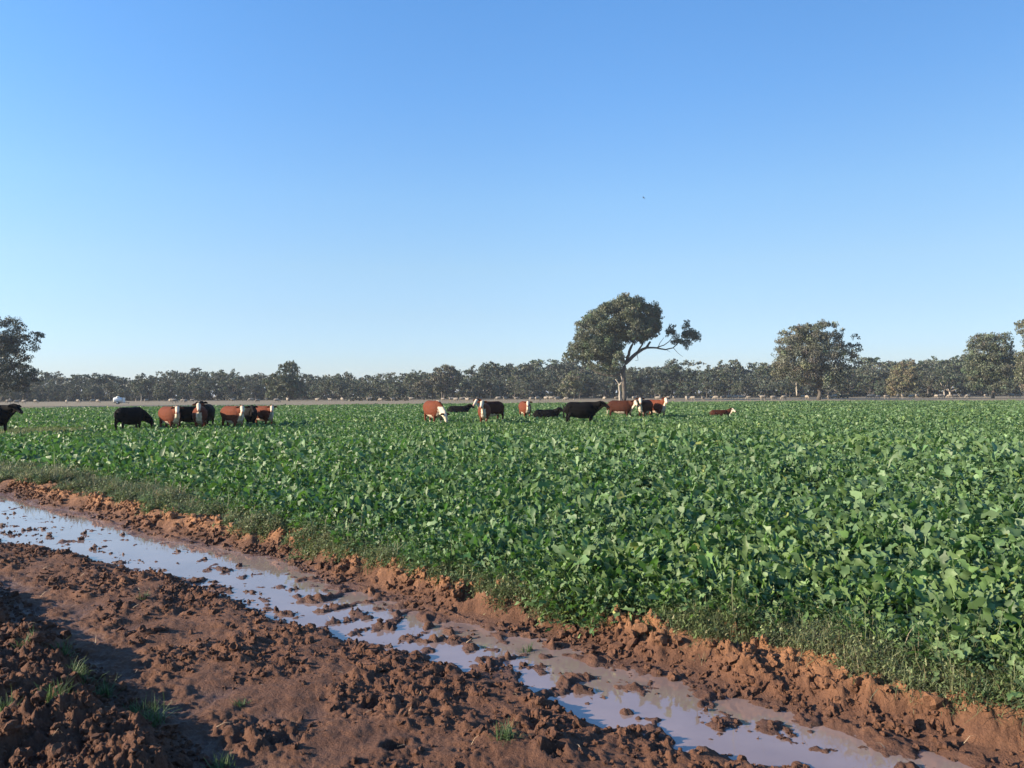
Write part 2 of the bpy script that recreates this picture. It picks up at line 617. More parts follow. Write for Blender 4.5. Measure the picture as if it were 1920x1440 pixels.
# ------------------------------------------------------------------ leafy crop
m, n, l, p = new_mat("crop_leaf")
at = N(n, 'ShaderNodeAttribute', attribute_name='col')
geo = n.new('ShaderNodeNewGeometry')
nz = noise(n, l, geo.outputs['Position'], 30, 4, 0.6)
c = mixc(n, l, maths(n, l, 'MULTIPLY', nz, 0.5), at.outputs['Color'], (0.12, 0.20, 0.10))
l.new(c, p.inputs['Base Color'])
p.inputs['Roughness'].default_value = 0.5
p.inputs['Specular IOR Level'].default_value = 0.35
tr = n.new('ShaderNodeBsdfTranslucent')
l.new(mixc(n, l, 1.0, c, (0.9, 1.25, 0.4), 'MULTIPLY'), tr.inputs[0])
mx = n.new('ShaderNodeMixShader')
mx.inputs[0].default_value = 0.28
l.new(p.outputs[0], mx.inputs[1])
l.new(tr.outputs[0], mx.inputs[2])
l.new(mx.outputs[0], n['Material Output'].inputs[0])
LEAF = m


def leaves(base, azim, elev, length, width, bend, col, pst, wst, rng, wave=0.25, hnear=None):
    """Vectorised lobed leaves: three vertices across, stations along a drooping midrib."""
    n_ = len(base)
    ns = len(pst)
    pst = np.array(pst)
    dp = np.diff(pst, prepend=0.0)
    e = elev[:, None] - bend[:, None] * pst[None] ** 1.4
    dl = dp[None] * length[:, None]
    rx = np.cumsum(np.cos(e) * dl, 1)
    rz = np.cumsum(np.sin(e) * dl, 1)
    ca, sa = np.cos(azim)[:, None], np.sin(azim)[:, None]
    mid = np.stack([base[:, 0:1] + rx * ca, base[:, 1:2] + rx * sa, base[:, 2:3] + rz], -1)
    tw = rng.normal(0, 0.75, n_)[:, None]
    # side vector (horizontal) twisted towards the blade normal
    nx, nzv = -np.sin(e), np.cos(e)
    side = np.stack([-sa * np.cos(tw) + nx * ca * np.sin(tw), ca * np.cos(tw) + nx * sa * np.sin(tw), nzv * np.sin(tw)], -1)
    nrm = np.stack([nx * ca, nx * sa, nzv], -1)
    w = np.array(wst)[None] * width[:, None]
    wl_ = w * (1 + wave * rng.normal(0, 1, (n_, ns)))
    wr_ = w * (1 + wave * rng.normal(0, 1, (n_, ns)))
    ul = w * (0.35 + 0.5 * wave * 2 * rng.normal(0, 1, (n_, ns)))
    ur = w * (0.35 + 0.5 * wave * 2 * rng.normal(0, 1, (n_, ns)))
    L_ = mid + side * wl_[..., None] + nrm * ul[..., None]
    R_ = mid - side * wr_[..., None] + nrm * ur[..., None]
    V = np.stack([L_, mid, R_], 2).reshape(n_, ns * 3, 3)
    q = []
    for i in range(ns - 1):
        a = i * 3
        q += [[a, a + 3, a + 4, a + 1], [a + 1, a + 4, a + 5, a + 2]]
    Q = np.array(q)[None] + (np.arange(n_) * ns * 3)[:, None, None]
    Cc = np.repeat(col, ns * 3, 0)
    return V.reshape(-1, 3), Q.reshape(-1, 4), Cc


def leaf_colours(n_, rng, x, y):
    base = np.array([[0.074, 0.140, 0.046], [0.100, 0.170, 0.070], [0.132, 0.208, 0.092], [0.102, 0.168, 0.040], [0.155, 0.225, 0.105]])  # palest tone stands for bright highlights painted into some leaves
    k = rng.choice(5, n_, p=[.32, .28, .2, .1, .1])
    c = base[k] * np.exp(rng.normal(-.04, .26, (n_, 1)))
    yl = rng.random(n_) < 0.006
    c[yl] = np.array([0.24, 0.26, 0.07]) * np.exp(rng.normal(0, .2, (yl.sum(), 1)))
    patch = sstep(0.0, 0.6, fbm(x, y, 0.12, 3, 201))[:, None]
    c = c * (1 + 0.12 * patch * np.array([1.2, 0.6, -0.6]))
    return c


def crop_ring(r0, r1, dens, nleaf, lod, scale, half=41.0):
    area = R(half) * (r1 * r1 - r0 * r0)
    n_ = int(area * dens)
    r = np.sqrt(rng.uniform(r0 * r0, r1 * r1, n_))
    a = rng.uniform(-R(half), R(half), n_)
    x, y = np.sin(a) * r, np.cos(a) * r
    t, s = ts(x, y)
    d = s - (ev(cC, t) - 0.06 + 0.14 * fbm(x, y, 1.5, 3, 55))
    gap = fbm(x, y, 0.9, 3, 301) + 0.7 * fbm(x, y, 0.16, 2, 303)
    k = (d > 0) & (y < far_edge(x) - 0.4 + 0.6 * fbm(x, y, .3, 2, 9)) & (gap > -0.72 + 0.12 * rng.normal(0, 1, n_))
    # thin grassy patch at the far left
    gp = np.hypot(x + 19.5, (y - 29.5) * 0.7) < 2.6
    k &= ~gp
    x, y, d = x[k], y[k], d[k]
    n_ = len(x)
    z = height(x, y)
    size = (0.95 + 0.12 * fbm(x, y, 0.5, 2, 11) + 0.12 * fbm(x, y, 0.14, 2, 14)) * (0.6 + 0.4 * sstep(0, 0.5, d)) * np.exp(rng.normal(0, .16, n_)) * (1 - 0.26 * sstep(18, 30, np.hypot(x, y)))
    nl = nleaf
    bx, by = np.repeat(x, nl), np.repeat(y, nl)
    sz = np.repeat(size, nl)
    N_ = len(bx)
    kk = np.tile(np.arange(nl), n_) / nl
    az_ = np.repeat(rng.uniform(0, 2 * np.pi, n_), nl) + np.tile(np.arange(nl) * 2.4, n_) + rng.normal(0, .3, N_)
    elev = 0.75 + 0.70 * kk + rng.normal(0, .22, N_)
    length = sz * (0.275 - 0.06 * kk) * np.exp(rng.normal(0, .18, N_)) * scale ** 0.3
    width = sz * 0.28 * rng.uniform(0.20, 0.32, N_) * scale
    bend = rng.uniform(0.3, 2.0, N_)
    base = np.stack([bx, by, np.repeat(z, nl) + 0.02 + sz * 0.10 * kk], 1)
    col = leaf_colours(N_, rng, bx, by)
    if lod == 0:
        pst = [0, .35, .50, .56, .62, .69, .76, .84, .92, .97, 1.0]
        wst = [.03, .035, .16, .08, .34, .62, .5, .66, .5, .30, .06]
        return leaves(base, az_, elev, length, width, bend, col, pst, wst, rng, 0.42)
    if lod == 1:
        return leaves(base, az_, elev, length, width, bend, col, [0.2, .55, .80, 1.0], [.03, .50, .64, .10], rng, 0.25)
    return leaves(base, az_, elev, length, width, bend, col, [.38, .7, 1.0], [.25, .72, .22], rng, 0.25)


parts = [crop_ring(3.0, 8, 330, 10, 0, 0.375, 46), crop_ring(8, 15, 230, 9, 0, 0.46), crop_ring(15, 34, 110, 7, 1, 0.74), crop_ring(34, 65, 50, 6, 2, 1.05),
         crop_ring(65, 125, 22, 5, 2, 1.45)]
off = 0
V, Q, K = [], [], []
for v, q, c in parts:
    V.append(v)
    Q.append(q + off)
    K.append(c)
    off += len(v)
me = np_mesh("leafy_crop", np.concatenate(V), quads=np.concatenate(Q), col=np.concatenate(K))
tag(link("leafy_crop", me, LEAF), "dense knee high crop of lobed blue green leaves covering the field", "crop", kind='stuff')
print("crop verts", off)
del V, Q, K, parts

# ------------------------------------------------------------------ wild grass on the margin
m, n, l, p = new_mat("wild_grass")
at = N(n, 'ShaderNodeAttribute', attribute_name='col')
l.new(at.outputs['Color'], p.inputs['Base Color'])
p.inputs['Roughness'].default_value = 0.6
tr = n.new('ShaderNodeBsdfTranslucent')
l.new(at.outputs['Color'], tr.inputs[0])
mx = n.new('ShaderNodeMixShader')
mx.inputs[0].default_value = 0.3
l.new(p.outputs[0], mx.inputs[1])
l.new(tr.outputs[0], mx.inputs[2])
l.new(mx.outputs[0], n['Material Output'].inputs[0])
GRASS = m


def blades(x, y, z, h, w, lean, col, rng, ns=4):
    n_ = len(x)
    a = rng.uniform(0, 2 * np.pi, n_)
    p_ = np.linspace(0, 1, ns)
    e = (np.pi / 2 - lean[:, None] * 0.5) - lean[:, None] * 0.8 * p_[None] + rng.normal(0, 0.30, (n_, ns))
    dl = (h / (ns - 1))[:, None] * np.concatenate([[0], np.ones(ns - 1)])[None]
    rx = np.cumsum(np.cos(e) * dl, 1)
    rz = np.cumsum(np.sin(e) * dl, 1)
    ca, sa = np.cos(a)[:, None], np.sin(a)[:, None]
    mid = np.stack([x[:, None] + rx * ca, y[:, None] + rx * sa, z[:, None] + rz], -1)
    b = a + rng.uniform(0.7, 2.4, n_)
    sd = np.stack([np.cos(b), np.sin(b), np.zeros(n_)], -1)[:, None, :]
    ww = (w[:, None] * (1 - 0.85 * p_[None] ** 1.5))[..., None]
    V = np.stack([mid + sd * ww, mid - sd * ww], 2).reshape(n_, ns * 2, 3)
    q = np.array([[2 * i, 2 * i + 1, 2 * i + 3, 2 * i + 2] for i in range(ns - 1)])
    Q = q[None] + (np.arange(n_) * ns * 2)[:, None, None]
    return V.reshape(-1, 3), Q.reshape(-1, 4), np.repeat(col, ns * 2, 0)


def grass_col(n_, rng):
    base = np.array([[0.125, 0.15, 0.062], [0.16, 0.175, 0.085], [0.21, 0.20, 0.11], [0.10, 0.145, 0.065]])
    return base[rng.choice(4, n_, p=[.35, .3, .15, .2])] * np.exp(rng.normal(0, .2, (n_, 1)))


nc = 5200
t = -6 + 21.5 * rng.random(nc) ** 0.8
sB, sC = ev(cB, t), ev(cC, t)
w = np.maximum(sC - sB, 0.12)
s = sB - 0.05 + 0.08 * sstep(7, 10, t) + 0.12 * sstep(9.5, 12, t) + (w + 0.16) * rng.beta(1.1, 1.5, nc) + rng.normal(0, 0.06, nc)
x, y = xy(t, s)
k = (fbm(x, y, 1.3, 3, 71) > rng.uniform(-0.6, 0.4, nc)) & (np.abs(np.arctan2(x, y)) < R(45)) & (np.hypot(x, y) > 2.4)
cx, cy, ct, cs = x[k], y[k], t[k], s[k]
nc = len(cx)
csz = np.exp(rng.normal(0, .35, nc)) * (0.55 + 0.45 * sstep(-0.1, 0.35, cs - ev(cB, ct)))
cnt = np.clip((75 * csz).astype(int), 14, 150)
ix_ = np.repeat(np.arange(nc), cnt)
n_ = len(ix_)
ccol = grass_col(nc, rng)
x = cx[ix_] + rng.normal(0, .042, n_) * csz[ix_]
y = cy[ix_] + rng.normal(0, .042, n_) * csz[ix_]
hh = 0.085 * csz[ix_] * np.exp(rng.normal(0, .3, n_))
rr_ = np.hypot(x, y)
col = ccol[ix_] * np.exp(rng.normal(0, .22, (n_, 1)))
col[rng.random(n_) < .07] = (0.26, 0.21, 0.12)
zg = height(x, y)
g1 = blades(x, y, zg - 0.008, hh, np.clip(0.0005 * rr_, .0018, .007) * rng.uniform(.7, 1.5, n_), rng.uniform(.3, 2.0, n_), col, rng, 5)
# small leaves of the weeds between the blades
nw = int(n_ * 1.4)
iw = rng.integers(0, n_, nw)
gw = blades(x[iw] + rng.normal(0, .02, nw), y[iw] + rng.normal(0, .02, nw), zg[iw] + hh[iw] * rng.uniform(.1, .75, nw), rng.uniform(.010, .032, nw), np.clip(.0011 * rr_[iw], .004, .012),
            rng.uniform(.6, 2.0, nw), col[iw] * np.array([.95, 1.1, .9]), rng, 3)
g1 = (np.concatenate([g1[0], gw[0]]), np.concatenate([g1[1], gw[1] + len(g1[0])]), np.concatenate([g1[2], gw[2]]))
# grassy patch among the crop, far left
n2 = 9000
aa, r_ = rng.uniform(0, 2 * np.pi, n2), 2.7 * np.sqrt(rng.random(n2))
x, y = -19.5 + r_ * np.cos(aa), 29.5 + r_ * np.sin(aa) / 0.7
g2 = blades(x, y, height(x, y), rng.uniform(.12, .3, n2), np.full(n2, .014), rng.uniform(.2, 1.1, n2), grass_col(n2, rng) * np.array([1.15, 1.2, 0.9]), rng)
me = np_mesh("margin_grass", np.concatenate([g1[0], g2[0]]), quads=np.concatenate([g1[1], g2[1] + len(g1[0])]), col=np.concatenate([g1[2], g2[2]]))
tag(link("margin_grass", me, GRASS), "tangled olive grass along the edge of the crop", "grass", kind='stuff')

# tufts on the bare soil: one object each
TUFTS = [(50, 1238, .7, "small dark grass tuft at the left frame side atop the clod bank"),
         (118, 1232, .8, "upright green grass tuft on the clod bank beside dark wheel shadow"),
         (150, 1262, 1.0, "leafy bright green tuft, middle one along the clod bank crest"),
         (192, 1275, .9, "low spreading tuft beneath the leafy bright one on the bank crest"),
         (252, 1303, .7, "thin sprig of grass beside the long green tuft on the bank"),
         (282, 1325, 1.2, "long bright green tuft hanging over the lower end of the clod bank"),
         (100, 1337, 1.0, "bright tuft lying among dark clods below the bank crest"),
         (4, 1352, .9, "bright tuft cut by the left frame edge among clods"),
         (418, 1402, .7, "sparse grass sprig at the foot of the clod bank near shadow"),
         (948, 1398, .8, "pale tuft growing alone in the trodden mud near two hoof holes"),
         (985, 1212, .6, "fresh green sprig on a clod standing in the puddle"),
         (268, 1110, .7, "thin pale tuft on the trodden strip left of the puddle"),
         (452, 1325, .5, "single thin sprig on the smooth wheel track")]
for u, v, sc, lab in TUFTS:
    p0 = px_ground(u, v, 0.10 if u < 440 else 0.02)
    nb = int(130 * sc)
    x = p0[0] + rng.normal(0, .026 * sc, nb)
    y = p0[1] + rng.normal(0, .026 * sc, nb)
    z = height(x, y)
    zc = float(height(np.array([p0[0]]), np.array([p0[1]]))[0])
    col = np.array([0.085, 0.135, 0.045]) * np.exp(rng.normal(0, .25, (nb, 1))) * np.array([1, 1, 1])
    b_ = blades(x - p0[0], y - p0[1], z - zc - 0.01, rng.uniform(.05, .14, nb) * sc, rng.uniform(.0016, .0032, nb), rng.uniform(.2, 1.4, nb), col, rng)
    o = link("grass_tuft", np_mesh("grass_tuft", b_[0], quads=b_[1], col=b_[2]), GRASS)
    o.location = (p0[0], p0[1], zc)
    tag(o, lab, "grass tuft", "grass tufts on the bare soil")

# straw
m, n, l, p = new_mat("straw")
p.inputs['Base Color'].default_value = (0.45, 0.33, 0.2, 1)
p.inputs['Roughness'].default_value = 0.8
STRAW = m
n_ = 260
t = rng.uniform(0, 13.5, n_)
s = ev(cM, t) - 1.0 + (ev(cB, t) - ev(cM, t) + 1.0) * rng.random(n_)
x, y = xy(t, s)
z = height(x, y)
k = z > WATER_Z + 0.01
x, y, z = x[k], y[k], z[k]
n_ = len(x)
b_ = blades(x, y, z + 0.008, rng.uniform(.02, .10, n_), rng.uniform(.0014, .003, n_), np.full(n_, 1.25), np.ones((n_, 3)), rng, 3)
tag(link("straw_litter", np_mesh("straw_litter", b_[0], quads=b_[1]), STRAW), "scattered bits of pale straw on the mud", "straw", kind='stuff')


# ------------------------------------------------------------------ lofts
def loft(bm, path, rad, seg=10, up=(0, 0, 1)):
    """Closed tube along a path; rad is a list of radii or (side, up) pairs."""
    path = [Vector(p) for p in path]
    rings = []
    for i, p0 in enumerate(path):
        d = (path[min(i + 1, len(path) - 1)] - path[max(i - 1, 0)]).normalized()
        u = Vector(up)
        if abs(d.dot(u)) > 0.95: u = Vector((1, 0, 0))
        sd = d.cross(u).normalized()
        u2 = sd.cross(d).normalized()
        r = rad[i]
        ra, rb = (r, r) if not isinstance(r, (tuple, list)) else r
        rings.append([bm.verts.new(p0 + sd * (math.cos(2 * math.pi * k / seg) * ra) + u2 * (math.sin(2 * math.pi * k / seg) * rb)) for k in range(seg)])
    for a, b in zip(rings[:-1], rings[1:]):
        for k in range(seg):
            bm.faces.new((a[k], a[(k + 1) % seg], b[(k + 1) % seg], b[k]))
    bm.faces.new(rings[0][::-1])
    bm.faces.new(rings[-1])
    return rings


# ------------------------------------------------------------------ cattle
def fur_material(name):
    m, n, l, p = new_mat(name)
    at = N(n, 'ShaderNodeAttribute', attribute_name='coat')
    tc = n.new('ShaderNodeTexCoord')
    nz = noise(n, l, tc.outputs['Object'], 9, 6, 0.65)
    c = mixc(n, l, maths(n, l, 'MULTIPLY', nz, 0.45), at.outputs['Color'], mixc(n, l, 1.0, at.outputs['Color'], (0.45, 0.45, 0.45), 'MULTIPLY'))
    l.new(c, p.inputs['Base Color'])
    p.inputs['Roughness'].default_value = 0.75
    p.inputs['Specular IOR Level'].default_value = 0.06
    b = n.new('ShaderNodeBump')
    b.inputs['Strength'].default_value = 0.4
    b.inputs['Distance'].default_value = 0.02
    l.new(noise(n, l, tc.outputs['Object'], 40, 4, 0.6), b.inputs['Height'])
    l.new(b.outputs[0], p.inputs['Normal'])
    return m


FUR = fur_material("cattle_coat")
COATS = {'black': (0.007, 0.0065, 0.007), 'red': (0.145, 0.044, 0.024), 'dark': (0.062, 0.022, 0.014), 'white': (0.66, 0.55, 0.42)}


def seg_dist(P, a, b):
    a, b = np.array(a), np.array(b)
    ab = b - a
    k = np.clip(((P - a) @ ab) / (ab @ ab), 0, 1)
    return np.linalg.norm(P - (a + k[:, None] * ab), axis=1), k


def make_cow(coat, head='up', yaw=0.0, lying=False, tail=True):
    """Body of a beast in local axes: head end +x. Returns a mesh."""
    bm = bmesh.new()
    dz = -0.46 if lying else 0.0
    st = [(-.80, 1.00, .10, .13), (-.75, .970, .26, .22), (-.60, .920, .345, .275), (-.35, .865, .395, .31), (0, .815, .425, .345), (.28, .815, .435, .335),
          (.50, .845, .415, .285), (.66, .87, .34, .22), (.78, .90, .19, .13)]
    loft(bm, [(x, 0, z + dz) for x, z, _, _ in st], [(w_, h_) for _, _, h_, w_ in st], 16)
    loft(bm, [(.60, 0, .78 + dz), (.74, 0, .66 + dz), (.72, 0, .60 + dz)], [.16, .13, .07], 10)
    for sgn in (-1, 1):
        if lying:
            loft(bm, [(.48, .17 * sgn, .40), (.72, .24 * sgn, .16), (.80, .24 * sgn, .08), (.56, .25 * sgn, .06), (.46, .25 * sgn, .05)], [.13, .085, .065, .05, .05], 10)
            loft(bm, [(-.55, .18 * sgn, .42), (-.20, .32 * sgn, .22), (-.14, .35 * sgn, .10), (-.45, .37 * sgn, .08), (-.20, .40 * sgn, .06)], [.2, .15, .08, .055, .05], 10)
        else:
            o = .05 * sgn
            loft(bm, [(.50, .15 * sgn, .92), (.52 + o, .155 * sgn, .58), (.53 + o, .15 * sgn, .38), (.52 + o * 1.6, .15 * sgn, .14), (.545 + o * 1.6, .15 * sgn, .07), (.56 + o * 1.6, .15 * sgn, .0)],
                 [(.12, .13), (.08, .085), .058, .042, .052, .060], 10)
            loft(bm, [(-.56, .15 * sgn, 1.0), (-.50 - o, .165 * sgn, .70), (-.66 - o, .155 * sgn, .45), (-.63 - o, .15 * sgn, .14), (-.60 - o, .15 * sgn, .07), (-.585 - o, .15 * sgn, .0)],
                 [(.15, .2), (.11, .14), (.055, .07), .043, .052, .060], 10)
    nb = Vector((.58, 0, 1.02 + dz))
    rot = Matrix.Rotation(yaw, 3, 'Z')
    if head == 'up':
        poll, mz = Vector((.50, 0, .30)), Vector((.88, 0, .02))
        if lying: poll, mz = Vector((.42, 0, .30)), Vector((.80, 0, .05))
    elif head == 'level':
        poll, mz = Vector((.52, 0, .17)), Vector((.92, 0, -.08))
    else:
        poll, mz = Vector((.60, 0, -.42)), Vector((.72, 0, -.84))
    # the head turns half in the neck and half at the poll
    pw = nb + Matrix.Rotation(yaw * 0.55, 3, 'Z') @ poll
    mw = pw + Matrix.Rotation(yaw, 3, 'Z') @ (mz - poll)
    mid = nb.lerp(pw, 0.5) + Vector((0, 0, -.02 if head != 'down' else .05))
    loft(bm, [nb - Vector((.22, 0, .06)), nb + Vector((.02, 0, -.02)), mid, pw], [(.20, .30), (.165, .26), (.115, .175), (.095, .13)], 12)
    # brisket to throat: dewlap
    thr = pw.lerp(mw, 0.30) + Vector((0, 0, -.06))
    grz = head == 'down'
    loft(bm, [(.70, 0, .72 + dz), nb.lerp(thr, .6) + Vector((.05, 0, -.10)), thr], [(.07, .12), (.04, .09), (.05, .05)], 8)
    hd = (mw - pw)
    loft(bm, [pw - hd * .12, pw + hd * .10, pw + hd * .35, pw + hd * .65, pw + hd * .9, pw + hd * 1.04], [(.085, .09), (.105, .125), (.10, .115), (.075, .085), (.075, .075), (.045, .05)], 12)
    sdv = Matrix.Rotation(yaw, 3, 'Z') @ Vector((0, 1, 0))
    ears = []
    for sgn in (-1, 1):
        e0 = pw + sdv * (.07 * sgn)
        e1 = pw + sdv * (.19 * sgn) + Vector((0, 0, .0)) - hd * .04
        e2 = pw + sdv * (.29 * sgn) + Vector((0, 0, -.03)) - hd * .02
        loft(bm, [e0, e1, e2], [(.028, .045), (.026, .070), (.018, .028)], 8)
        ears.append((e0 + sdv * (.05 * sgn), e2))
    if tail:
        loft(bm, [(-.76, 0, 1.16 + dz), (-.86, .01, 1.05 + dz), (-.875, .02, .78 + dz), (-.86, .03, max(.55 + dz, .1)), (-.85, .03, max(.38 + dz, .05))], [.045, .035, .028, .045, .03], 8)
    bmesh.ops.recalc_face_normals(bm, faces=bm.faces)
    me = bpy.data.meshes.new("cow_cage")
    bm.to_mesh(me)
    bm.free()
    tmp = bpy.data.objects.new("cow_cage", me)
    C.objects.link(tmp)
    rm = tmp.modifiers.new("r", 'REMESH')
    rm.mode = 'VOXEL'
    rm.voxel_size = 0.020
    sm = tmp.modifiers.new("s", 'SMOOTH')
    sm.factor = 0.6
    sm.iterations = 4
    dg = bpy.context.evaluated_depsgraph_get()
    out = bpy.data.meshes.new_from_object(tmp.evaluated_get(dg))
    bpy.data.objects.remove(tmp)
    bpy.data.meshes.remove(me)
    out.name = "cow"
    nv = len(out.vertices)
    P = np.empty(nv * 3)
    out.vertices.foreach_get('co', P)
    P = P.reshape(-1, 3)
    col = np.tile(np.array(COATS[coat]), (nv, 1))
    if coat in ('red', 'dark'):
        jig = 0.035 * fbm(P[:, 0] + P[:, 2], P[:, 1] - P[:, 2] * .5, 6, 3, 5)
        white = np.zeros(nv, bool)
        dh, kh = seg_dist(P, pw, mw)
        dn, kn = seg_dist(P, nb, pw)
        headm = (dh < .19) & (dh < dn + .03)
        white |= headm & (kh + jig > (.28 if grz else .10))
        # throat, dewlap and brisket
        dth, kth = seg_dist(P, (.74, 0, .66 + dz), thr)
        white |= (dth + jig < .095) & (not grz)
        # belly, chest and socks
        white |= (P[:, 2] < .56 + dz + jig) & (P[:, 2] > .34 + dz) & (np.abs(P[:, 0]) < .72) & ((np.abs(P[:, 0] + .03) < .36) | (np.abs(P[:, 1]) < .08)) & (not lying)
        white |= (P[:, 0] > .62) & (np.abs(P[:, 1]) < .12 + jig) & (P[:, 2] < .95 + dz)
        white |= (P[:, 2] < .24 + jig) & (not lying)
        if coat == 'red':   # white stripe along the top of the neck
            white |= (np.abs(P[:, 1]) < .05 + jig) & (P[:, 0] > .42) & (P[:, 2] > 1.20 + dz) & (dn < .3)
        white |= (P[:, 0] < -.82) & (P[:, 2] < .62 + dz)
        for e0, e2 in ears:
            de, _ = seg_dist(P, e0, e2)
            white &= ~(de < .06)
        col[white] = COATS['white']
        eye = np.zeros(nv, bool)
        for sgn in (-1, 1):
            e = np.array(pw + hd * .33 + sdv * (.095 * sgn) + Vector((0, 0, .03)))
            eye |= np.linalg.norm(P - e, axis=1) < .028
        col[eye] = (0.03, 0.02, 0.015)
        ms = np.linalg.norm(P - np.array(mw), axis=1) < .075
        col[ms] = (0.50, 0.30, 0.24)
    else:
        ms = np.linalg.norm(P - np.array(mw), axis=1) < .075
        col[ms] = (0.03, 0.028, 0.03)
    if not lying:
        col[P[:, 2] < .075] = (0.03, 0.025, 0.02)
    a = out.attributes.new('coat', 'FLOAT_COLOR', 'POINT')
    c4 = np.ones((nv, 4), np.float32)
    c4[:, :3] = col
    a.data.foreach_set('color', c4.ravel())
    out.polygons.foreach_set('use_smooth', np.ones(len(out.polygons), bool))
    out.materials.clear()
    out.materials.append(FUR)
    return out


# u of body centre, depth, heading in degrees (0 = facing right, -90 = facing the camera), coat, head, head yaw, size, lying, label
HERD = [
    (-24, 28.5, 4, 'black', 'level', -25, 1.12, 0, "black cow cut off by the left frame edge, facing right"),
    (243, 31.0, 74, 'black', 'down', -40, .98, 0, "black cow grazing with its head down, in front of the white tank trailer"),
    (318, 31.0, -42, 'red', 'level', -26, 1.0, 0, "red and white cow in left group showing its broad flank and white belly"),
    (352, 33.5, 60, 'black', 'level', 0, .97, 0, "black cow half hidden behind the broad red one in the left group"),
    (375, 31.5, -72, 'red', 'up', 4, 1.0, 0, "red and white cow facing the camera head on with white chest, left group"),
    (387, 33.5, -80, 'black', 'up', 0, 1.05, 0, "black cow standing behind the front facing one, tallest of left group"),
    (436, 31.5, -40, 'red', 'level', -28, 1.0, 0, "red cow with white face turned to camera and shaded flank, left group"),
    (470, 33.5, -70, 'black', 'level', 10, .98, 0, "black cow between two red ones at right of left group"),
    (492, 34.5, -34, 'red', 'level', -42, .96, 0, "small red cow with bright white face, last on the right of left group"),
    (812, 36.0, -60, 'red', 'down', 14, 1.12, 0, "red cow grazing alone with white face lowered into the crop"),
    (858, 55.0, 0, 'black', 'up', 10, 1.0, 1, "black calf lying behind the lone grazing red cow"),
    (908, 35.0, -92, 'red', 'up', -6, 1.0, 0, "red and white cow facing the camera with white blaze, middle group"),
    (921, 38.0, 222, 'dark', 'up', 20, 1.05, 0, "dark brown white faced cow standing behind the blazed front facing one"),
    (984, 43.0, -75, 'red', 'level', -20, 1.0, 0, "small red and white cow facing the camera, alone before the sheep"),
    (1022, 42.0, 0, 'black', 'up', -30, .92, 1, "black calf lying just left of the long black cow"),
    (1088, 35.0, -4, 'black', 'level', -25, 1.03, 0, "long black cow standing side on below the big tree"),
    (1163, 42.0, -26, 'dark', 'level', -55, 1.02, 0, "dark brown cow with white face side on under the big tree trunk"),
    (1209, 42.0, -122, 'dark', 'up', 28, 1.04, 0, "dark cow with white chest facing camera, left of the right hand pair"),
    (1229, 43.0, -58, 'red', 'up', -30, 1.04, 0, "bright red cow with white face, right hand one of the pair"),
    (1349, 43.0, 0, 'dark', 'up', -50, .78, 1, "brown calf with white face lying alone in the crop, right of all cattle"),
]
for u, d, hdg, coat, head, yaw, sc, ly, lab in HERD:
    me = make_cow(coat, head, R(yaw), bool(ly))
    o = link("calf" if ly else "cow", me)
    x = (u - 960) / F * d
    o.location = (x, d, float(height(np.array([x]), np.array([d]))[0]))
    o.rotation_euler = (0, 0, R(hdg))
    o.scale = (sc * .86, sc * .86, sc * .86)
    tag(o, lab, "calf" if ly else "cow", "cattle grazing in the crop")


# ------------------------------------------------------------------ trees
def bark_material(name, a, b):
    m, n, l, p = new_mat(name)
    tc = n.new('ShaderNodeTexCoord')
    mp = n.new('ShaderNodeMapping')
    mp.inputs['Scale'].default_value = (1, 1, .25)
    l.new(tc.outputs['Object'], mp.inputs[0])
    f = noise(n, l, mp.outputs[0], 3.5, 7, 0.65)
    l.new(ramp(n, l, f, [(0.35, a), (0.65, b)]), p.inputs['Base Color'])
    p.inputs['Roughness'].default_value = 0.9
    bp = n.new('ShaderNodeBump')
    bp.inputs['Distance'].default_value = 0.05
    l.new(f, bp.inputs['Height'])
    l.new(bp.outputs[0], p.inputs['Normal'])
    return m


BARK = bark_material("gum_bark", (0.05, 0.044, 0.038), (0.14, 0.12, 0.10))
PALE = bark_material("pale_bark", (0.26, 0.22, 0.18), (0.5, 0.45, 0.38))
m, n, l, p = new_mat("gum_foliage")
at = N(n, 'ShaderNodeAttribute', attribute_name='col')
l.new(at.outputs['Color'], p.inputs['Base Color'])
p.inputs['Roughness'].default_value = 0.55
p.inputs['Specular IOR Level'].default_value = 0.4
tr = n.new('ShaderNodeBsdfTranslucent')
l.new(at.outputs['Color'], tr.inputs[0])
mx = n.new('ShaderNodeMixShader')
mx.inputs[0].default_value = 0.18
l.new(p.outputs[0], mx.inputs[1])
l.new(tr.outputs[0], mx.inputs[2])
l.new(mx.outputs[0], n['Material Output'].inputs[0])
GUM = m


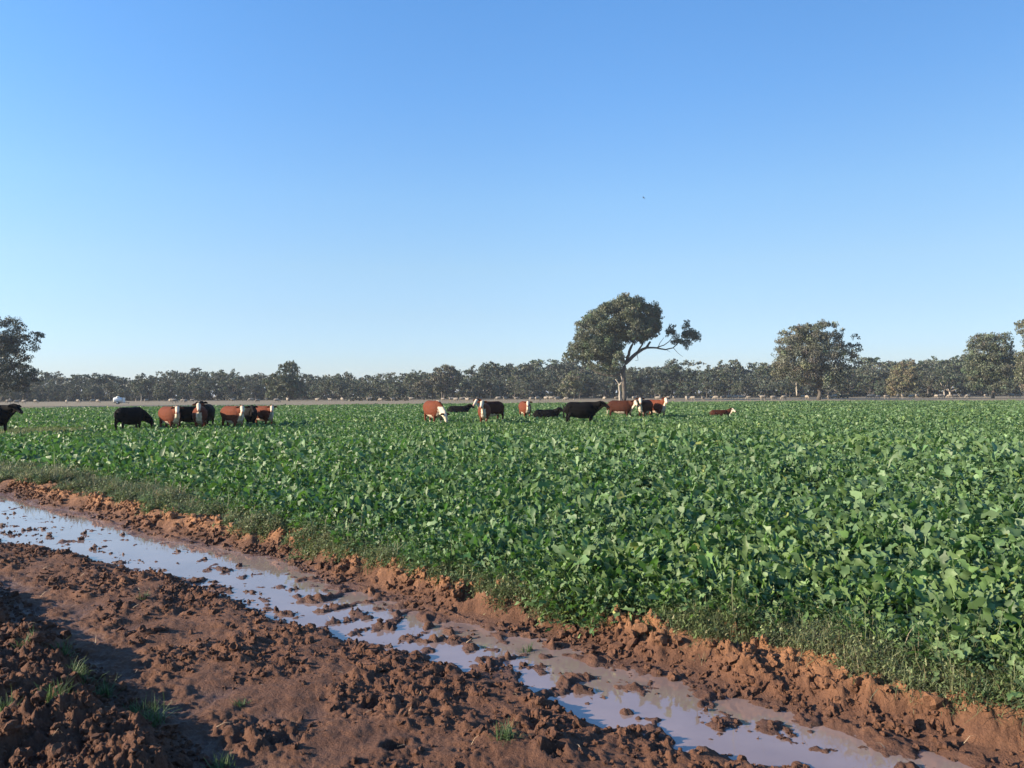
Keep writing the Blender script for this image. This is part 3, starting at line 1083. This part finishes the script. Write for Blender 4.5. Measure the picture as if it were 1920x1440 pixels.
def crown_mesh(name, blobs, per, size, rng, tint=(0.075, 0.082, 0.045), sub=None, subr=0.42, droop=True):
    """Leaf sprays: every blob (centre, radius) holds sub-clumps near its shell, every sub-clump holds small faces."""
    cen, csz, ccol = [], [], []
    for (c0, r0) in blobs:
        k = sub or max(5, int(9 * min(r0, 2.5)))
        d = rng.normal(0, 1, (k, 3))
        d /= np.linalg.norm(d, axis=1)[:, None]
        d[:, 2] = np.abs(d[:, 2]) * np.where(rng.random(k) < .72, 1, -1)
        rr = r0 * rng.uniform(.45, .95, k)[:, None]
        cen.append(np.array(c0)[None] + d * rr * np.array([1, 1, .85]))
        csz.append(r0 * subr * rng.uniform(.7, 1.25, k))
        ccol.append(np.exp(rng.normal(0, .16, (k, 1))) * (1 + rng.normal(0, .08, (k, 3))))
    cen, csz, ccol = np.concatenate(cen), np.concatenate(csz), np.concatenate(ccol)
    cnt = np.maximum(6, (per * csz ** 2).astype(int))
    idx = np.repeat(np.arange(len(cen)), cnt)
    n_ = len(idx)
    d = rng.normal(0, 1, (n_, 3))
    d /= np.linalg.norm(d, axis=1)[:, None]
    pos = cen[idx] + d * (csz[idx] * rng.random(n_) ** 0.45)[:, None] * np.array([1, 1, .75])
    if droop: pos[:, 2] -= 0.25 * csz[idx] * rng.random(n_)
    # each face a kite: long axis hanging, random turn
    a = rng.uniform(0, 2 * np.pi, n_)
    tilt = rng.normal(0, .75, n_)
    axis = np.stack([np.sin(tilt) * np.cos(a), np.sin(tilt) * np.sin(a), -np.cos(tilt)], 1)
    b = rng.uniform(0, 2 * np.pi, n_)
    ref = np.stack([np.cos(b), np.sin(b), rng.normal(0, .6, n_)], 1)
    sd = np.cross(axis, ref)
    sd /= np.linalg.norm(sd, axis=1)[:, None] + 1e-6
    s = size * np.exp(rng.normal(0, .3, n_))[:, None]
    V = np.stack([pos - axis * s * .5, pos + sd * s * .38 + axis * s * .05, pos + axis * s * .6, pos - sd * s * .38 + axis * s * .05], 1).reshape(-1, 3)
    Q = np.arange(n_ * 4).reshape(-1, 4)
    col = np.array(tint)[None] * ccol[idx] * np.exp(rng.normal(0, .13, (n_, 1)))
    return np_mesh(name, V, quads=Q, col=np.repeat(col, 4, 0), smooth=False)


def limbs_mesh(name, paths):
    bm = bmesh.new()
    for pts, r0, r1 in paths:
        # smooth and jitter the polyline
        pts = [Vector(q) for q in pts]
        out = []
        for i in range(len(pts) - 1):
            for k in range(3):
                f = k / 3
                p_ = pts[i].lerp(pts[i + 1], f)
                if i or k: p_ += Vector((random.uniform(-1, 1), random.uniform(-1, 1), random.uniform(-1, 1))) * r0 * .22
                out.append(p_)
        out.append(pts[-1])
        m_ = len(out) - 1
        loft(bm, out, [r0 + (r1 - r0) * (i / m_) ** 0.8 for i in range(m_ + 1)], 7)
    bmesh.ops.recalc_face_normals(bm, faces=bm.faces)
    me = bpy.data.meshes.new(name)
    bm.to_mesh(me)
    bm.free()
    me.polygons.foreach_set('use_smooth', np.ones(len(me.polygons), bool))
    return me


def tree_from_pixels(name, base, dist, blobs, limbs, label, cat="tree", fat=1.0, per=34, size=.36, tint=(0.075, 0.082, 0.045), depth=.7, copies=2, bark=None, extra=None, group=None, sub=None):
    """base: pixel of the trunk foot; blobs: (u, v, r) in pixels; limbs: ([(u, v), ...], r0, r1) in pixels. Built at depth `dist`
    in metres around the trunk's foot, with every blob and limb given its own depth."""
    foot = px_at(base[0], base[1], dist)
    foot[2] = 0.0
    k = dist / F
    root = empty(name, foot)
    tag(root, label, cat, group)

    def loc(u, v, y=0.0):
        q = px_at(u, v, dist)
        z = q[2]
        return np.array([q[0] - foot[0], y, z])
    us = [b[0] for b in blobs]
    hw = (max(us) - min(us)) / 2 * k
    uc = (max(us) + min(us)) / 2
    B = []
    for (u, v, r) in blobs:
        fx = min(1.0, abs(u - uc) * k / (hw + 1e-6))
        ext = hw * depth * math.sqrt(max(0.05, 1 - fx * fx))
        ys = np.linspace(-1, 1, copies) if copies > 1 else [0]
        for yy in ys:
            y = yy * ext * random.uniform(.45, 1.0) + random.uniform(-.15, .15) * ext
            B.append((loc(u, v, y), r * k * fat))
    L = []
    for pts, r0, r1 in limbs:
        ym = random.uniform(-.5, .5) * hw * .5 if len(L) else 0.0
        n_ = len(pts)
        L.append(([loc(u, v, ym * i / max(1, n_ - 1)) - (np.array([0, 0, .15]) if i == 0 and not L else 0) for i, (u, v) in enumerate(pts)], r0 * k, r1 * k))
    link("trunk", limbs_mesh("trunk", L), bark or BARK, root)
    if extra:
        E_ = [([loc(u, v, y) for u, v in pts], r0 * k, r1 * k) for pts, r0, r1, y in extra]
        link("dead_stem", limbs_mesh("dead_stem", E_), PALE, root)
    link("crown", crown_mesh("crown", B, per, size, rng, tint, sub=sub), GUM, root)
    return root


def zc(x, y):         # coordinates read in the enlarged crop of the big tree
    return (1000 + x / 5.333, 520 + y / 5.333)


hero_blobs = [(870, 260, 95), (1000, 275, 95), (1115, 320, 90), (1200, 370, 65), (750, 320, 90), (640, 390, 100), (535, 470, 90), (900, 400, 110), (1050, 430, 100),
              (1180, 480, 80), (760, 480, 100), (640, 540, 90), (490, 600, 85), (430, 710, 80), (365, 785, 60), (560, 690, 105), (690, 640, 100), (770, 740, 90), (650, 800, 90),
              (530, 800, 75), (735, 880, 70), (950, 530, 75), (1085, 560, 70), (1215, 540, 42), (800, 940, 42), (620, 890, 45), (440, 800, 55), (850, 520, 70), (1160, 590, 40), (1240, 310, 35), (940, 600, 70), (1060, 620, 55), (1140, 560, 65), (870, 590, 60), (800, 640, 80), (1120, 480, 80), (1000, 520, 80), (690, 740, 100), (600, 760, 90), (800, 820, 70), (815, 720, 80), (825, 800, 65), (780, 880, 62), (700, 925, 48), (765, 945, 40), (560, 890, 52), (640, 700, 110), (1215, 420, 70), (1225, 500, 50), (840, 560, 90), (1238, 380, 52), (1248, 470, 45), (1205, 555, 55), (1100, 610, 52), (990, 610, 55), (1050, 560, 80), (945, 560, 70)]
hero_side = [(1385, 560, 58), (1520, 490, 42), (1560, 580, 70), (1450, 645, 55), (1620, 605, 48), (1535, 670, 45), (1385, 490, 28), (1530, 450, 30), (1640, 570, 30)]
hero_limbs = [([(905, 1250), (912, 1100), (900, 960), (925, 850)], 25, 19), ([(920, 860), (1040, 755), (1130, 700), (1180, 640)], 22, 10), ([(1120, 705), (1240, 704), (1330, 722), (1410, 700), (1490, 630)], 11, 4),
              ([(1240, 700), (1300, 680), (1350, 640), (1390, 580)], 6, 3), ([(1250, 695), (1270, 650), (1310, 600)], 4, 2), ([(930, 840), (965, 740), (1000, 640), (1010, 500), (1000, 380)], 18, 5), ([(905, 850), (862, 700), (790, 560), (700, 440)], 18, 5),
              ([(900, 960), (800, 985), (700, 970), (630, 950), (560, 860)], 13, 4), ([(1040, 750), (1100, 640), (1150, 520)], 11, 4), ([(1010, 780), (1040, 770), (1050, 830), (1020, 830)], 4, 1.5),
              ([(1400, 705), (1450, 760), (1500, 795)], 3, 1.2), ([(900, 850), (800, 760), (640, 680), (520, 640)], 12, 4), ([(1330, 722), (1360, 750)], 3, 1.2)]
tree_from_pixels("gum_tree", (1168, 751), 165, [(*zc(a, b), r / 5.333) for a, b, r in hero_blobs],
                 [([zc(*q) for q in pts], a / 5.333, b / 5.333) for pts, a, b in hero_limbs],
                 "largest spreading gum tree with a long bare branch reaching right", per=95, size=.25, copies=3, depth=.75, tint=(0.088, 0.106, 0.062),
                 extra=[([zc(858, 1245), zc(855, 1150), zc(850, 1070), zc(815, 1020)], 2.6, .8, -1.2), ([zc(852, 1080), zc(885, 1040), zc(862, 960)], 1.8, .8, -1.3)])
hero = [o for o in C.objects if o.name == "gum_tree"][0]
hk = 165 / F
sb = []
for a, b, r in hero_side:
    u, v = zc(a, b)
    q = px_at(u, v, 165)
    for yy in (-.8, .8):
        sb.append((np.array([q[0] - hero.location.x, yy * random.uniform(.4, 1.2), q[2]]), 1.2 * r / 5.333 * hk))
link("side_crown", crown_mesh("side_crown", sb, 95, .23, rng, (0.088, 0.106, 0.062)), GUM, hero)


def auto_limbs(base, fork, tips, r0):
    out = [([base, ((base[0] + fork[0]) / 2 + .5, (base[1] + fork[1]) / 2), fork], r0, r0 * .75)]
    for q in tips:
        out.append(([fork, ((fork[0] * .45 + q[0] * .55), (fork[1] * .55 + q[1] * .45)), q], r0 * .5, r0 * .12))
    return out


OL = (0.075, 0.080, 0.044)
tree_from_pixels("gum_tree", (-20, 757), 120, [(-40, 610, 26), (0, 608, 20), (22, 612, 15), (-20, 640, 26), (15, 635, 17), (48, 632, 16), (60, 642, 12), (66, 655, 8), (35, 655, 11), (-15, 690, 26), (10, 690, 20), (30, 692, 16), (52, 700, 14), (-40, 690, 30), (-10, 660, 24), (18, 668, 18), (38, 672, 12), (0, 645, 22), (45, 705, 14), (20, 728, 16), (10, 715, 20), (38, 712, 15), (58, 712, 10), (-20, 725, 24)],
                 auto_limbs((-20, 757), (-15, 715), [(-40, 630), (10, 625), (45, 640), (30, 690), (-10, 660)], 4.5), "dark gum tree cut by the left frame edge with an arm reaching right", per=120, size=.19, tint=(0.066, 0.075, 0.05), copies=2)
tree_from_pixels("gum_tree", (541, 752), 203, [(541, 716, 12), (533, 720, 11), (552, 728, 11), (520, 733, 10), (560, 738, 9), (540, 740, 10), (508, 740, 8), (527, 700, 7), (556, 706, 7), (543, 683, 9), (536, 690, 9), (551, 690, 8), (545, 698, 10), (540, 708, 9), (550, 708, 7), (528, 712, 9), (515, 706, 9), (512, 718, 10), (528, 726, 12), (545, 722, 10), (556, 718, 9), (566, 727, 9), (510, 732, 10), (550, 735, 10), (534, 740, 8), (499, 716, 8)],
                 auto_limbs((541, 752), (540, 735), [(543, 690), (530, 710), (512, 715), (555, 720)], 2.2), "slender tall tree rising above the left part of the tree line", per=90, size=.30, tint=(0.10, 0.115, 0.07))
tree_from_pixels("gum_tree", (829, 751), 210, [(822, 696, 9), (834, 690, 9), (846, 692, 8), (815, 705, 9), (830, 706, 10), (845, 705, 9), (850, 697, 6), (812, 717, 9), (826, 720, 11), (842, 718, 9), (818, 730, 9), (834, 732, 9), (808, 703, 5)],
                 auto_limbs((829, 751), (829, 728), [(820, 700), (835, 693), (845, 700), (815, 715)], 2.0), "umbrella crowned tree standing above the middle of the tree line", per=90, size=.28, tint=(0.105, 0.105, 0.075))
tree_from_pixels("gum_tree", (795, 752), 205, [(783, 722, 8), (794, 718, 9), (804, 724, 8), (786, 732, 9), (798, 734, 9), (792, 742, 7), (777, 731, 6)],
                 auto_limbs((795, 752), (793, 738), [(784, 724), (802, 724)], 1.4), "low round bushy tree just left of the umbrella crowned one", per=90, size=.28, tint=(0.105, 0.105, 0.075))
tree_from_pixels("gum_tree", (1083, 750), 190, [(1073, 702, 8), (1066, 712, 10), (1080, 712, 10), (1056, 722, 10), (1070, 724, 11), (1086, 722, 9), (1050, 733, 8), (1062, 736, 9), (1078, 736, 9), (1092, 735, 8), (1090, 703, 7)],
                 auto_limbs((1076, 750), (1076, 735), [(1060, 715), (1075, 705), (1088, 712)], 1.2), "small pale olive tree at the left foot of the largest gum", per=90, size=.27, tint=(0.125, 0.13, 0.08), bark=PALE)
tree_from_pixels("gum_tree", (1535, 748), 150, [(1482, 624, 12), (1500, 618, 12), (1520, 617, 14), (1538, 617, 12), (1478, 642, 14), (1497, 640, 17), (1518, 638, 17), (1540, 638, 15), (1556, 634, 11), (1570, 622, 7), (1585, 634, 7), (1575, 650, 12), (1594, 652, 9), (1610, 655, 6), (1472, 662, 15), (1492, 664, 18), (1516, 664, 20), (1542, 664, 18), (1566, 668, 15), (1585, 672, 11), (1470, 686, 17), (1458, 700, 11), (1495, 692, 18), (1520, 692, 18), (1548, 694, 16), (1572, 692, 13), (1592, 684, 8), (1480, 708, 12), (1505, 712, 13), (1535, 714, 13), (1560, 712, 12), (1580, 706, 9), (1466, 660, 6)],
                 auto_limbs((1535, 748), (1537, 728), [(1490, 660), (1515, 640), (1545, 640), (1575, 660), (1480, 700), (1590, 655), (1565, 700)], 4.2), "broad open crowned gum standing alone right of the largest tree", fat=1.2, per=95, size=.22, tint=(0.104, 0.112, 0.076), copies=2,
                 extra=[([(1498, 742), (1497, 728), (1496, 716)], 1.6, 1.0, 1.0)])
tree_from_pixels("gum_tree", (1861, 747), 160, [(1838, 640, 12), (1852, 634, 12), (1868, 636, 12), (1880, 644, 9), (1832, 654, 11), (1848, 654, 14), (1866, 654, 14), (1880, 660, 11), (1826, 672, 13), (1846, 674, 15), (1868, 676, 15), (1886, 676, 11), (1822, 692, 13), (1842, 696, 16), (1864, 698, 16), (1886, 696, 14), (1824, 712, 12), (1845, 718, 15), (1868, 720, 14), (1888, 716, 12), (1832, 726, 10), (1895, 685, 8)],
                 auto_limbs((1861, 747), (1862, 726), [(1845, 660), (1865, 650), (1830, 690), (1885, 680), (1880, 710)], 3.4), "tall dense oval gum beside the right end of the tree line", fat=1.2, per=95, size=.23, tint=(0.088, 0.106, 0.066))
tree_from_pixels("gum_tree", (1940, 748), 135, [(1918, 612, 12), (1934, 606, 18), (1914, 624, 9), (1936, 630, 18), (1950, 650, 25), (1916, 665, 10), (1932, 672, 16), (1912, 690, 12), (1930, 700, 18), (1950, 690, 25), (1918, 715, 13), (1936, 725, 16)],
                 auto_limbs((1940, 748), (1940, 715), [(1925, 620), (1945, 615), (1915, 668), (1918, 700)], 4.0), "tall gum cut by the right frame edge", per=95, size=.21, tint=(0.10, 0.105, 0.066))
tree_from_pixels("gum_tree", (1700, 747), 200, [(1702, 682, 8), (1690, 688, 9), (1704, 694, 10), (1716, 694, 8), (1682, 700, 10), (1696, 706, 12), (1712, 708, 10), (1674, 714, 10), (1688, 720, 12), (1704, 724, 11), (1718, 722, 8), (1668, 728, 9), (1680, 736, 9), (1698, 738, 9), (1714, 736, 8)],
                 auto_limbs((1700, 747), (1698, 735), [(1690, 700), (1705, 690), (1680, 715)], 1.3), "rounded olive tree with foliage down to the ground, right of the broad gum", per=90, size=.28, tint=(0.14, 0.128, 0.07))

# --- the tree line: a dozen kinds, copied
protos = []
for q in range(12):
    g = np.random.default_rng(100 + q)
    H = 10.0
    W = g.uniform(3.0, 4.6)
    zb = (0.2, 0.8, 1.8)[q % 3]
    B = []
    for k in range(int(g.integers(15, 22))):
        z = zb + .9 + (H - 1.6 - zb - .9) * g.random() ** .85
        prof = W * (0.62 + 0.38 * math.sin(math.pi * min(1, (z - zb) / (H - zb))))
        a = g.uniform(0, 2 * math.pi)
        rr = prof * math.sqrt(g.random()) * .85
        B.append((np.array([rr * math.cos(a), rr * math.sin(a), z]), g.uniform(.9, 1.8)))
    for k in range(int(g.integers(2, 5))):
        a = g.uniform(0, 2 * math.pi)
        B.append((np.array([W * .45 * math.cos(a), W * .45 * math.sin(a), H - g.uniform(.9, 1.8)]), g.uniform(.9, 1.4)))
    tint = [(0.066, 0.085, 0.053), (0.078, 0.090, 0.062), (0.055, 0.073, 0.050), (0.090, 0.102, 0.066), (0.060, 0.074, 0.055)][q % 5]
    cm = crown_mesh("crown", B, 52, .34, g, tint, sub=7)
    fz = zb + 0.7
    L = [([(0, 0, -.2), (.15, .1, fz * .5), (.1, 0, fz)], .22, .16)]
    for k in g.choice(len(B), 6, replace=False):
        c0 = B[k][0]
        L.append(([(.1, 0, fz - .3), tuple((c0 * .5 + np.array([0, 0, fz * .45]))), tuple(c0)], .10, .03))
    tm = limbs_mesh("trunk", L)
    tm.materials.append(PALE if q % 4 == 1 else BARK)
    cm.materials.append(GUM)
    protos.append((tm, cm, H))

# skyline height in photograph pixels above the trees' foot
SK = np.array([(-250, 48), (80, 50), (110, 46), (200, 46), (280, 48), (330, 52), (390, 55), (470, 50), (520, 46), (620, 50), (700, 46), (760, 50), (830, 52), (880, 58), (930, 68), (1000, 62), (1050, 68), (1120, 62), (1220, 64), (1300, 60), (1390, 66), (1450, 62), (1560, 58), (1640, 62), (1690, 66), (1760, 76), (1810, 78), (1900, 74), (2200, 74)])
SECT = [(520, "grey green gum of the dense distant tree line left of the slender tall tree", "trees in the left tree line"),
        (790, "grey green gum of the distant tree line between slender and umbrella crowned trees", "trees in the middle tree line"),
        (1170, "grey gum of the distant tree line between umbrella crowned and largest trees", "trees between the umbrella crown and the largest gum"),
        (1540, "dark gum of the distant tree line between largest and broad open trees", "trees right of the largest gum"),
        (9999, "grey gum of the distant tree line right of the broad open tree", "trees in the right tree line")]


def copy_tree(q, x, y, sc, rz, label, group):
    r = empty("line_tree", (x, y, 0), rz)
    tag(r, label, "tree", group)
    r.scale = (sc[0], sc[0], sc[1])
    for nm, me in (("trunk", protos[q][0]), ("crown", protos[q][1])):
        o = bpy.data.objects.new(nm, me)
        C.objects.link(o)
        o.parent = r


ntree = 0
g = np.random.default_rng(5)
for row, (d0, step, hf) in enumerate([(214, 40, .76), (226, 33, .88), (240, 28, .96), (256, 27, 1.0)]):
    u = -90 + g.uniform(0, 15)
    while u < 2010:
        d = d0 + g.uniform(-7, 7)
        if u < 620: d += 12
        hpx = np.interp(u, SK[:, 0], SK[:, 1]) * hf * g.choice([g.uniform(.62, .85), g.uniform(.85, 1.0), g.uniform(1.0, 1.16)], p=[.35, .4, .25])
        if row == 0: hpx *= g.uniform(.6, 1.0)
        h = hpx * d / F * 1.02 + 0.6
        sc = h / 10.0
        wid = sc * g.uniform(.95, 1.5)
        lab, grp = [(b, c) for a, b, c in SECT if u < a][0]
        copy_tree(int(g.integers(0, 12)), (u - 960) / F * d, d, (wid, sc), g.uniform(0, 6.28), lab, grp)
        ntree += 1
        u += step * g.uniform(.7, 1.5)
print("line trees", ntree)
# the wood that closes the gaps behind the last row of trees one can tell apart
g = np.random.default_rng(77)
B = []
for k in range(2300):
    u = g.uniform(-260, 2180)
    d = g.uniform(262, 292)
    top = np.interp(u, SK[:, 0], SK[:, 1]) * d / F * .80
    B.append((np.array([(u - 960) / F * d, d, top * g.random() ** 2.0]), g.uniform(1.6, 2.6)))
tag(link("distant_woods", crown_mesh("distant_woods", B, 7, .72, g, (0.072, 0.082, 0.056), sub=6), GUM), "dark woods closing the gaps behind the distant tree line", "woods", kind='stuff')
# low shrubs; those left of the middle are added for a band of shade
g = np.random.default_rng(15)
shrub_mesh = crown_mesh("shrub", [(np.array([dx, dy, .7]), .8) for dx, dy in ((-.7, 0), (.6, .3), (0, -.5), (.1, .5))], 30, .32, g, (0.06, 0.062, 0.04))
shrub_mesh.materials.append(GUM)
for u, d, sc in [(660, 190, .9), (675, 196, 1.0), (692, 192, .8), (706, 195, 1.1), (724, 191, .9), (741, 194, 1.0), (758, 190, .8), (1710, 188, 1.1), (1732, 186, .9), (1552, 180, .9), (1570, 182, 1.1), (1587, 180, .8)]:
    o = link("shrub", shrub_mesh)
    o.location = ((u - 960) / F * d, d, -.1)
    o.rotation_euler = (0, 0, g.uniform(0, 6.28))
    o.scale = (sc * 1.6, sc * 1.4, sc)
    tag(o, "low shrub added for the shade band below the tree line left of the middle" if u < 900 else "low dark shrub at the foot of the tree line near the broad gum", "shrub",
        "shrubs added for the shade left of the middle" if u < 900 else "shrubs near the broad gum")

# ------------------------------------------------------------------ sheep on the dry pasture
m, n, l, p = new_mat("wool")
tc = n.new('ShaderNodeTexCoord')
l.new(ramp(n, l, noise(n, l, tc.outputs['Object'], 8, 4), [(0.3, (0.22, 0.185, 0.145)), (0.7, (0.34, 0.295, 0.235))]), p.inputs['Base Color'])
p.inputs['Roughness'].default_value = 0.95
WOOL = m


def sheep_mesh(grazing):
    bm = bmesh.new()
    loft(bm, [(-.50, 0, .62), (-.42, 0, .62), (-.15, 0, .60), (.2, 0, .60), (.40, 0, .63), (.50, 0, .65)], [.10, (.19, .20), (.24, .25), (.24, .25), (.18, .2), .08], 12)
    for sx in (-.32, .30):
        for sy in (-.11, .11):
            loft(bm, [(sx, sy, .50), (sx + .01, sy, .25), (sx, sy, .0)], [.065, .04, .035], 6)
    if grazing:
        nk = [(.36, 0, .66), (.60, 0, .48), (.66, 0, .30), (.72, 0, .10)]
    else:
        nk = [(.36, 0, .66), (.52, 0, .86), (.62, 0, .90), (.80, 0, .80)]
    loft(bm, nk, [.14, .10, .085, .045], 8)
    h = Vector(nk[2])
    for s_ in (-1, 1):
        loft(bm, [h + Vector((0, .05 * s_, .02)), h + Vector((-.02, .17 * s_, 0))], [.035, .02], 6)
    bmesh.ops.recalc_face_normals(bm, faces=bm.faces)
    me = bpy.data.meshes.new("sheep")
    bm.to_mesh(me)
    bm.free()
    tmp = bpy.data.objects.new("sheep_cage", me)
    C.objects.link(tmp)
    rm = tmp.modifiers.new("r", 'REMESH')
    rm.mode = 'VOXEL'
    rm.voxel_size = 0.025
    dg = bpy.context.evaluated_depsgraph_get()
    out = bpy.data.meshes.new_from_object(tmp.evaluated_get(dg))
    bpy.data.objects.remove(tmp)
    out.polygons.foreach_set('use_smooth', np.ones(len(out.polygons), bool))
    out.materials.clear()
    out.materials.append(WOOL)
    return out


SHEEP = [sheep_mesh(True), sheep_mesh(False)]
g = np.random.default_rng(23)
FLOCKS = [([18, 30, 45, 66, 123, 145, 175, 185, 273, 317, 327, 341, 348, 359, 437, 470], 172, "small pale sheep on the dry strip behind the left cattle group", "sheep behind the left cattle"),
          ([485, 517, 541, 594, 618, 640, 690, 715, 738, 770], 170, "small pale sheep on the dry strip between left cattle and lone grazing cow", "sheep between the cattle groups"),
          ([832, 842, 848, 854, 865, 876, 935, 946, 968, 998, 1008, 1022, 1035, 1045, 1062], 160, "small pale sheep on the dry strip behind the middle cattle", "sheep behind the middle cattle"),
          ([1132, 1155, 1190, 1232, 1253, 1265, 1288, 1293, 1298, 1320, 1335, 1342, 1352, 1365, 1378, 1388, 1402, 1428, 1433, 1448, 1470], 158, "small pale sheep on the dry strip between largest and broad gums", "sheep between the two big gums"),
          ([1505, 1512, 1555, 1563, 1631, 1637, 1647, 1663, 1682, 1692, 1708, 1720, 1757, 1764, 1780, 1792, 1800, 1815, 1848, 1895, 1910], 165, "small pale sheep on the dry strip right of the broad gum", "sheep right of the broad gum")]
for us, d, lab, grp in FLOCKS:
    for u in us:
        dd = d + g.uniform(-14, 14)
        o = bpy.data.objects.new("sheep", SHEEP[int(g.random() < .4)])
        C.objects.link(o)
        o.location = ((u + g.uniform(-2, 2) - 960) / F * dd, dd, 0)
        o.rotation_euler = (0, 0, g.choice([0, math.pi]) + g.normal(0, .6))
        s_ = g.uniform(.92, 1.15)
        o.scale = (s_, s_, s_)
        tag(o, lab, "sheep", grp)

# ------------------------------------------------------------------ white water trailer
m, n, l, p = new_mat("white_tank_plastic")
p.inputs['Base Color'].default_value = (0.78, 0.78, 0.74, 1)
p.inputs['Roughness'].default_value = 0.45
TANK = m
m, n, l, p = new_mat("grey_frame_steel")
p.inputs['Base Color'].default_value = (0.16, 0.16, 0.17, 1)
p.inputs['Roughness'].default_value = 0.5
p.inputs['Metallic'].default_value = 0.6
STEEL = m
m, n, l, p = new_mat("tyre_rubber")
p.inputs['Base Color'].default_value = (0.02, 0.02, 0.02, 1)
p.inputs['Roughness'].default_value = 0.85
RUBBER = m


def mesh_of(fn, name, smooth=True):
    bm = bmesh.new()
    fn(bm)
    bmesh.ops.recalc_face_normals(bm, faces=bm.faces)
    me = bpy.data.meshes.new(name)
    bm.to_mesh(me)
    bm.free()
    me.polygons.foreach_set('use_smooth', np.full(len(me.polygons), smooth, bool))
    return me


def box(bm, c, s, bev=0.0):
    r = bmesh.ops.create_cube(bm, size=1, matrix=Matrix.Translation(c) @ Matrix.Diagonal((*s, 1)))
    if bev:
        es = list({e for v in r['verts'] for e in v.link_edges})
        bmesh.ops.bevel(bm, geom=es, offset=bev, segments=2, affect='EDGES')


d = 150.0
tr_ = empty("tank_trailer", ((221.5 - 960) / F * d, d, 0), R(18))
tag(tr_, "white round ended tank trailer parked on dry strip behind the left cattle", "trailer")


def tank(bm):
    loft(bm, [(-.86, 0, .83), (-.82, 0, .83), (-.70, 0, .83), (.55, 0, .83), (.68, 0, .83), (.72, 0, .83)], [.25, .42, .50, .50, .42, .25], 24)


tk = link("tank", mesh_of(tank, "tank"), TANK, tr_)
link("tank_dome", mesh_of(lambda bm: loft(bm, [(-.05, 0, 1.30), (-.05, 0, 1.42), (-.05, 0, 1.50), (-.05, 0, 1.55)], [.36, .35, .25, .10], 18), "tank_dome"), TANK, tk)


def frame(bm):
    box(bm, (0.25, -.38, .30), (2.2, .08, .09), .01)
    box(bm, (0.25, .38, .30), (2.2, .08, .09), .01)
    for x in (-.7, 0, .7, 1.3): box(bm, (x, 0, .30), (.07, .70, .07))
    loft(bm, [(1.35, 0, .30), (1.9, 0, .30), (2.05, 0, .33)], [.05, .045, .03], 8)
    loft(bm, [(1.8, 0, .28), (1.8, 0, .0)], [.03, .03], 8)


link("frame", mesh_of(frame, "frame", False), STEEL, tr_)
link("pump_box", mesh_of(lambda bm: box(bm, (1.02, 0, .82), (.42, .62, .92), .05), "pump_box", False), TANK, tr_)
for sy in (-1, 1):
    w = link("wheel", mesh_of(lambda bm: loft(bm, [(-.05, .46 * sy, .30), (-.05, .50 * sy, .30), (-.05, .58 * sy, .30), (-.05, .62 * sy, .30)], [.25, .29, .29, .25], 20), "wheel"), RUBBER, tr_)
    link("rim", mesh_of(lambda bm: loft(bm, [(-.05, .60 * sy, .30), (-.05, .632 * sy, .30)], [.17, .14], 16), "rim"), TANK, w)

# ------------------------------------------------------------------ bird in the sky
m, n, l, p = new_mat("dark_feathers")
p.inputs['Base Color'].default_value = (0.03, 0.03, 0.035, 1)
p.inputs['Roughness'].default_value = 0.8


def bird(bm):
    loft(bm, [(-.22, 0, 0), (-.12, 0, 0), (0, 0, 0), (.10, 0, .01), (.15, 0, .02), (.20, 0, .015)], [(.05, .008), (.03, .025), (.05, .05), (.035, .04), (.03, .03), .008], 10)
    for s_ in (-1, 1):
        loft(bm, [(.03, .03 * s_, .02), (.04, .17 * s_, .10), (-.01, .32 * s_, .08), (-.07, .44 * s_, .03)], [(.075, .012), (.07, .010), (.05, .008), (.012, .004)], 8)


q = px_at(1207, 371, 115)
o = link("bird", mesh_of(bird, "bird"), m)
o.location = q
o.rotation_euler = (R(10), R(-12), R(150))
tag(o, "tiny dark bird flying high in the clear blue sky", "bird")

# ------------------------------------------------------------------ air
m = bpy.data.materials.new("air")
m.use_nodes = True
n, l = m.node_tree.nodes, m.node_tree.links
n.clear()
out = n.new('ShaderNodeOutputMaterial')
pv = n.new('ShaderNodeVolumePrincipled')
pv.inputs['Color'].default_value = (0.80, 0.88, 1.0, 1)
pv.inputs['Density'].default_value = 0.00022
l.new(pv.outputs[0], out.inputs['Volume'])
m.cycles.homogeneous_volume = True
hz = link("haze", mesh_of(lambda bm: box(bm, (0, 0, 19.25), (16000, 16000, 42.5)), "haze", False), m)
tag(hz, kind='stuff', label="thin bluish haze over the farmland")
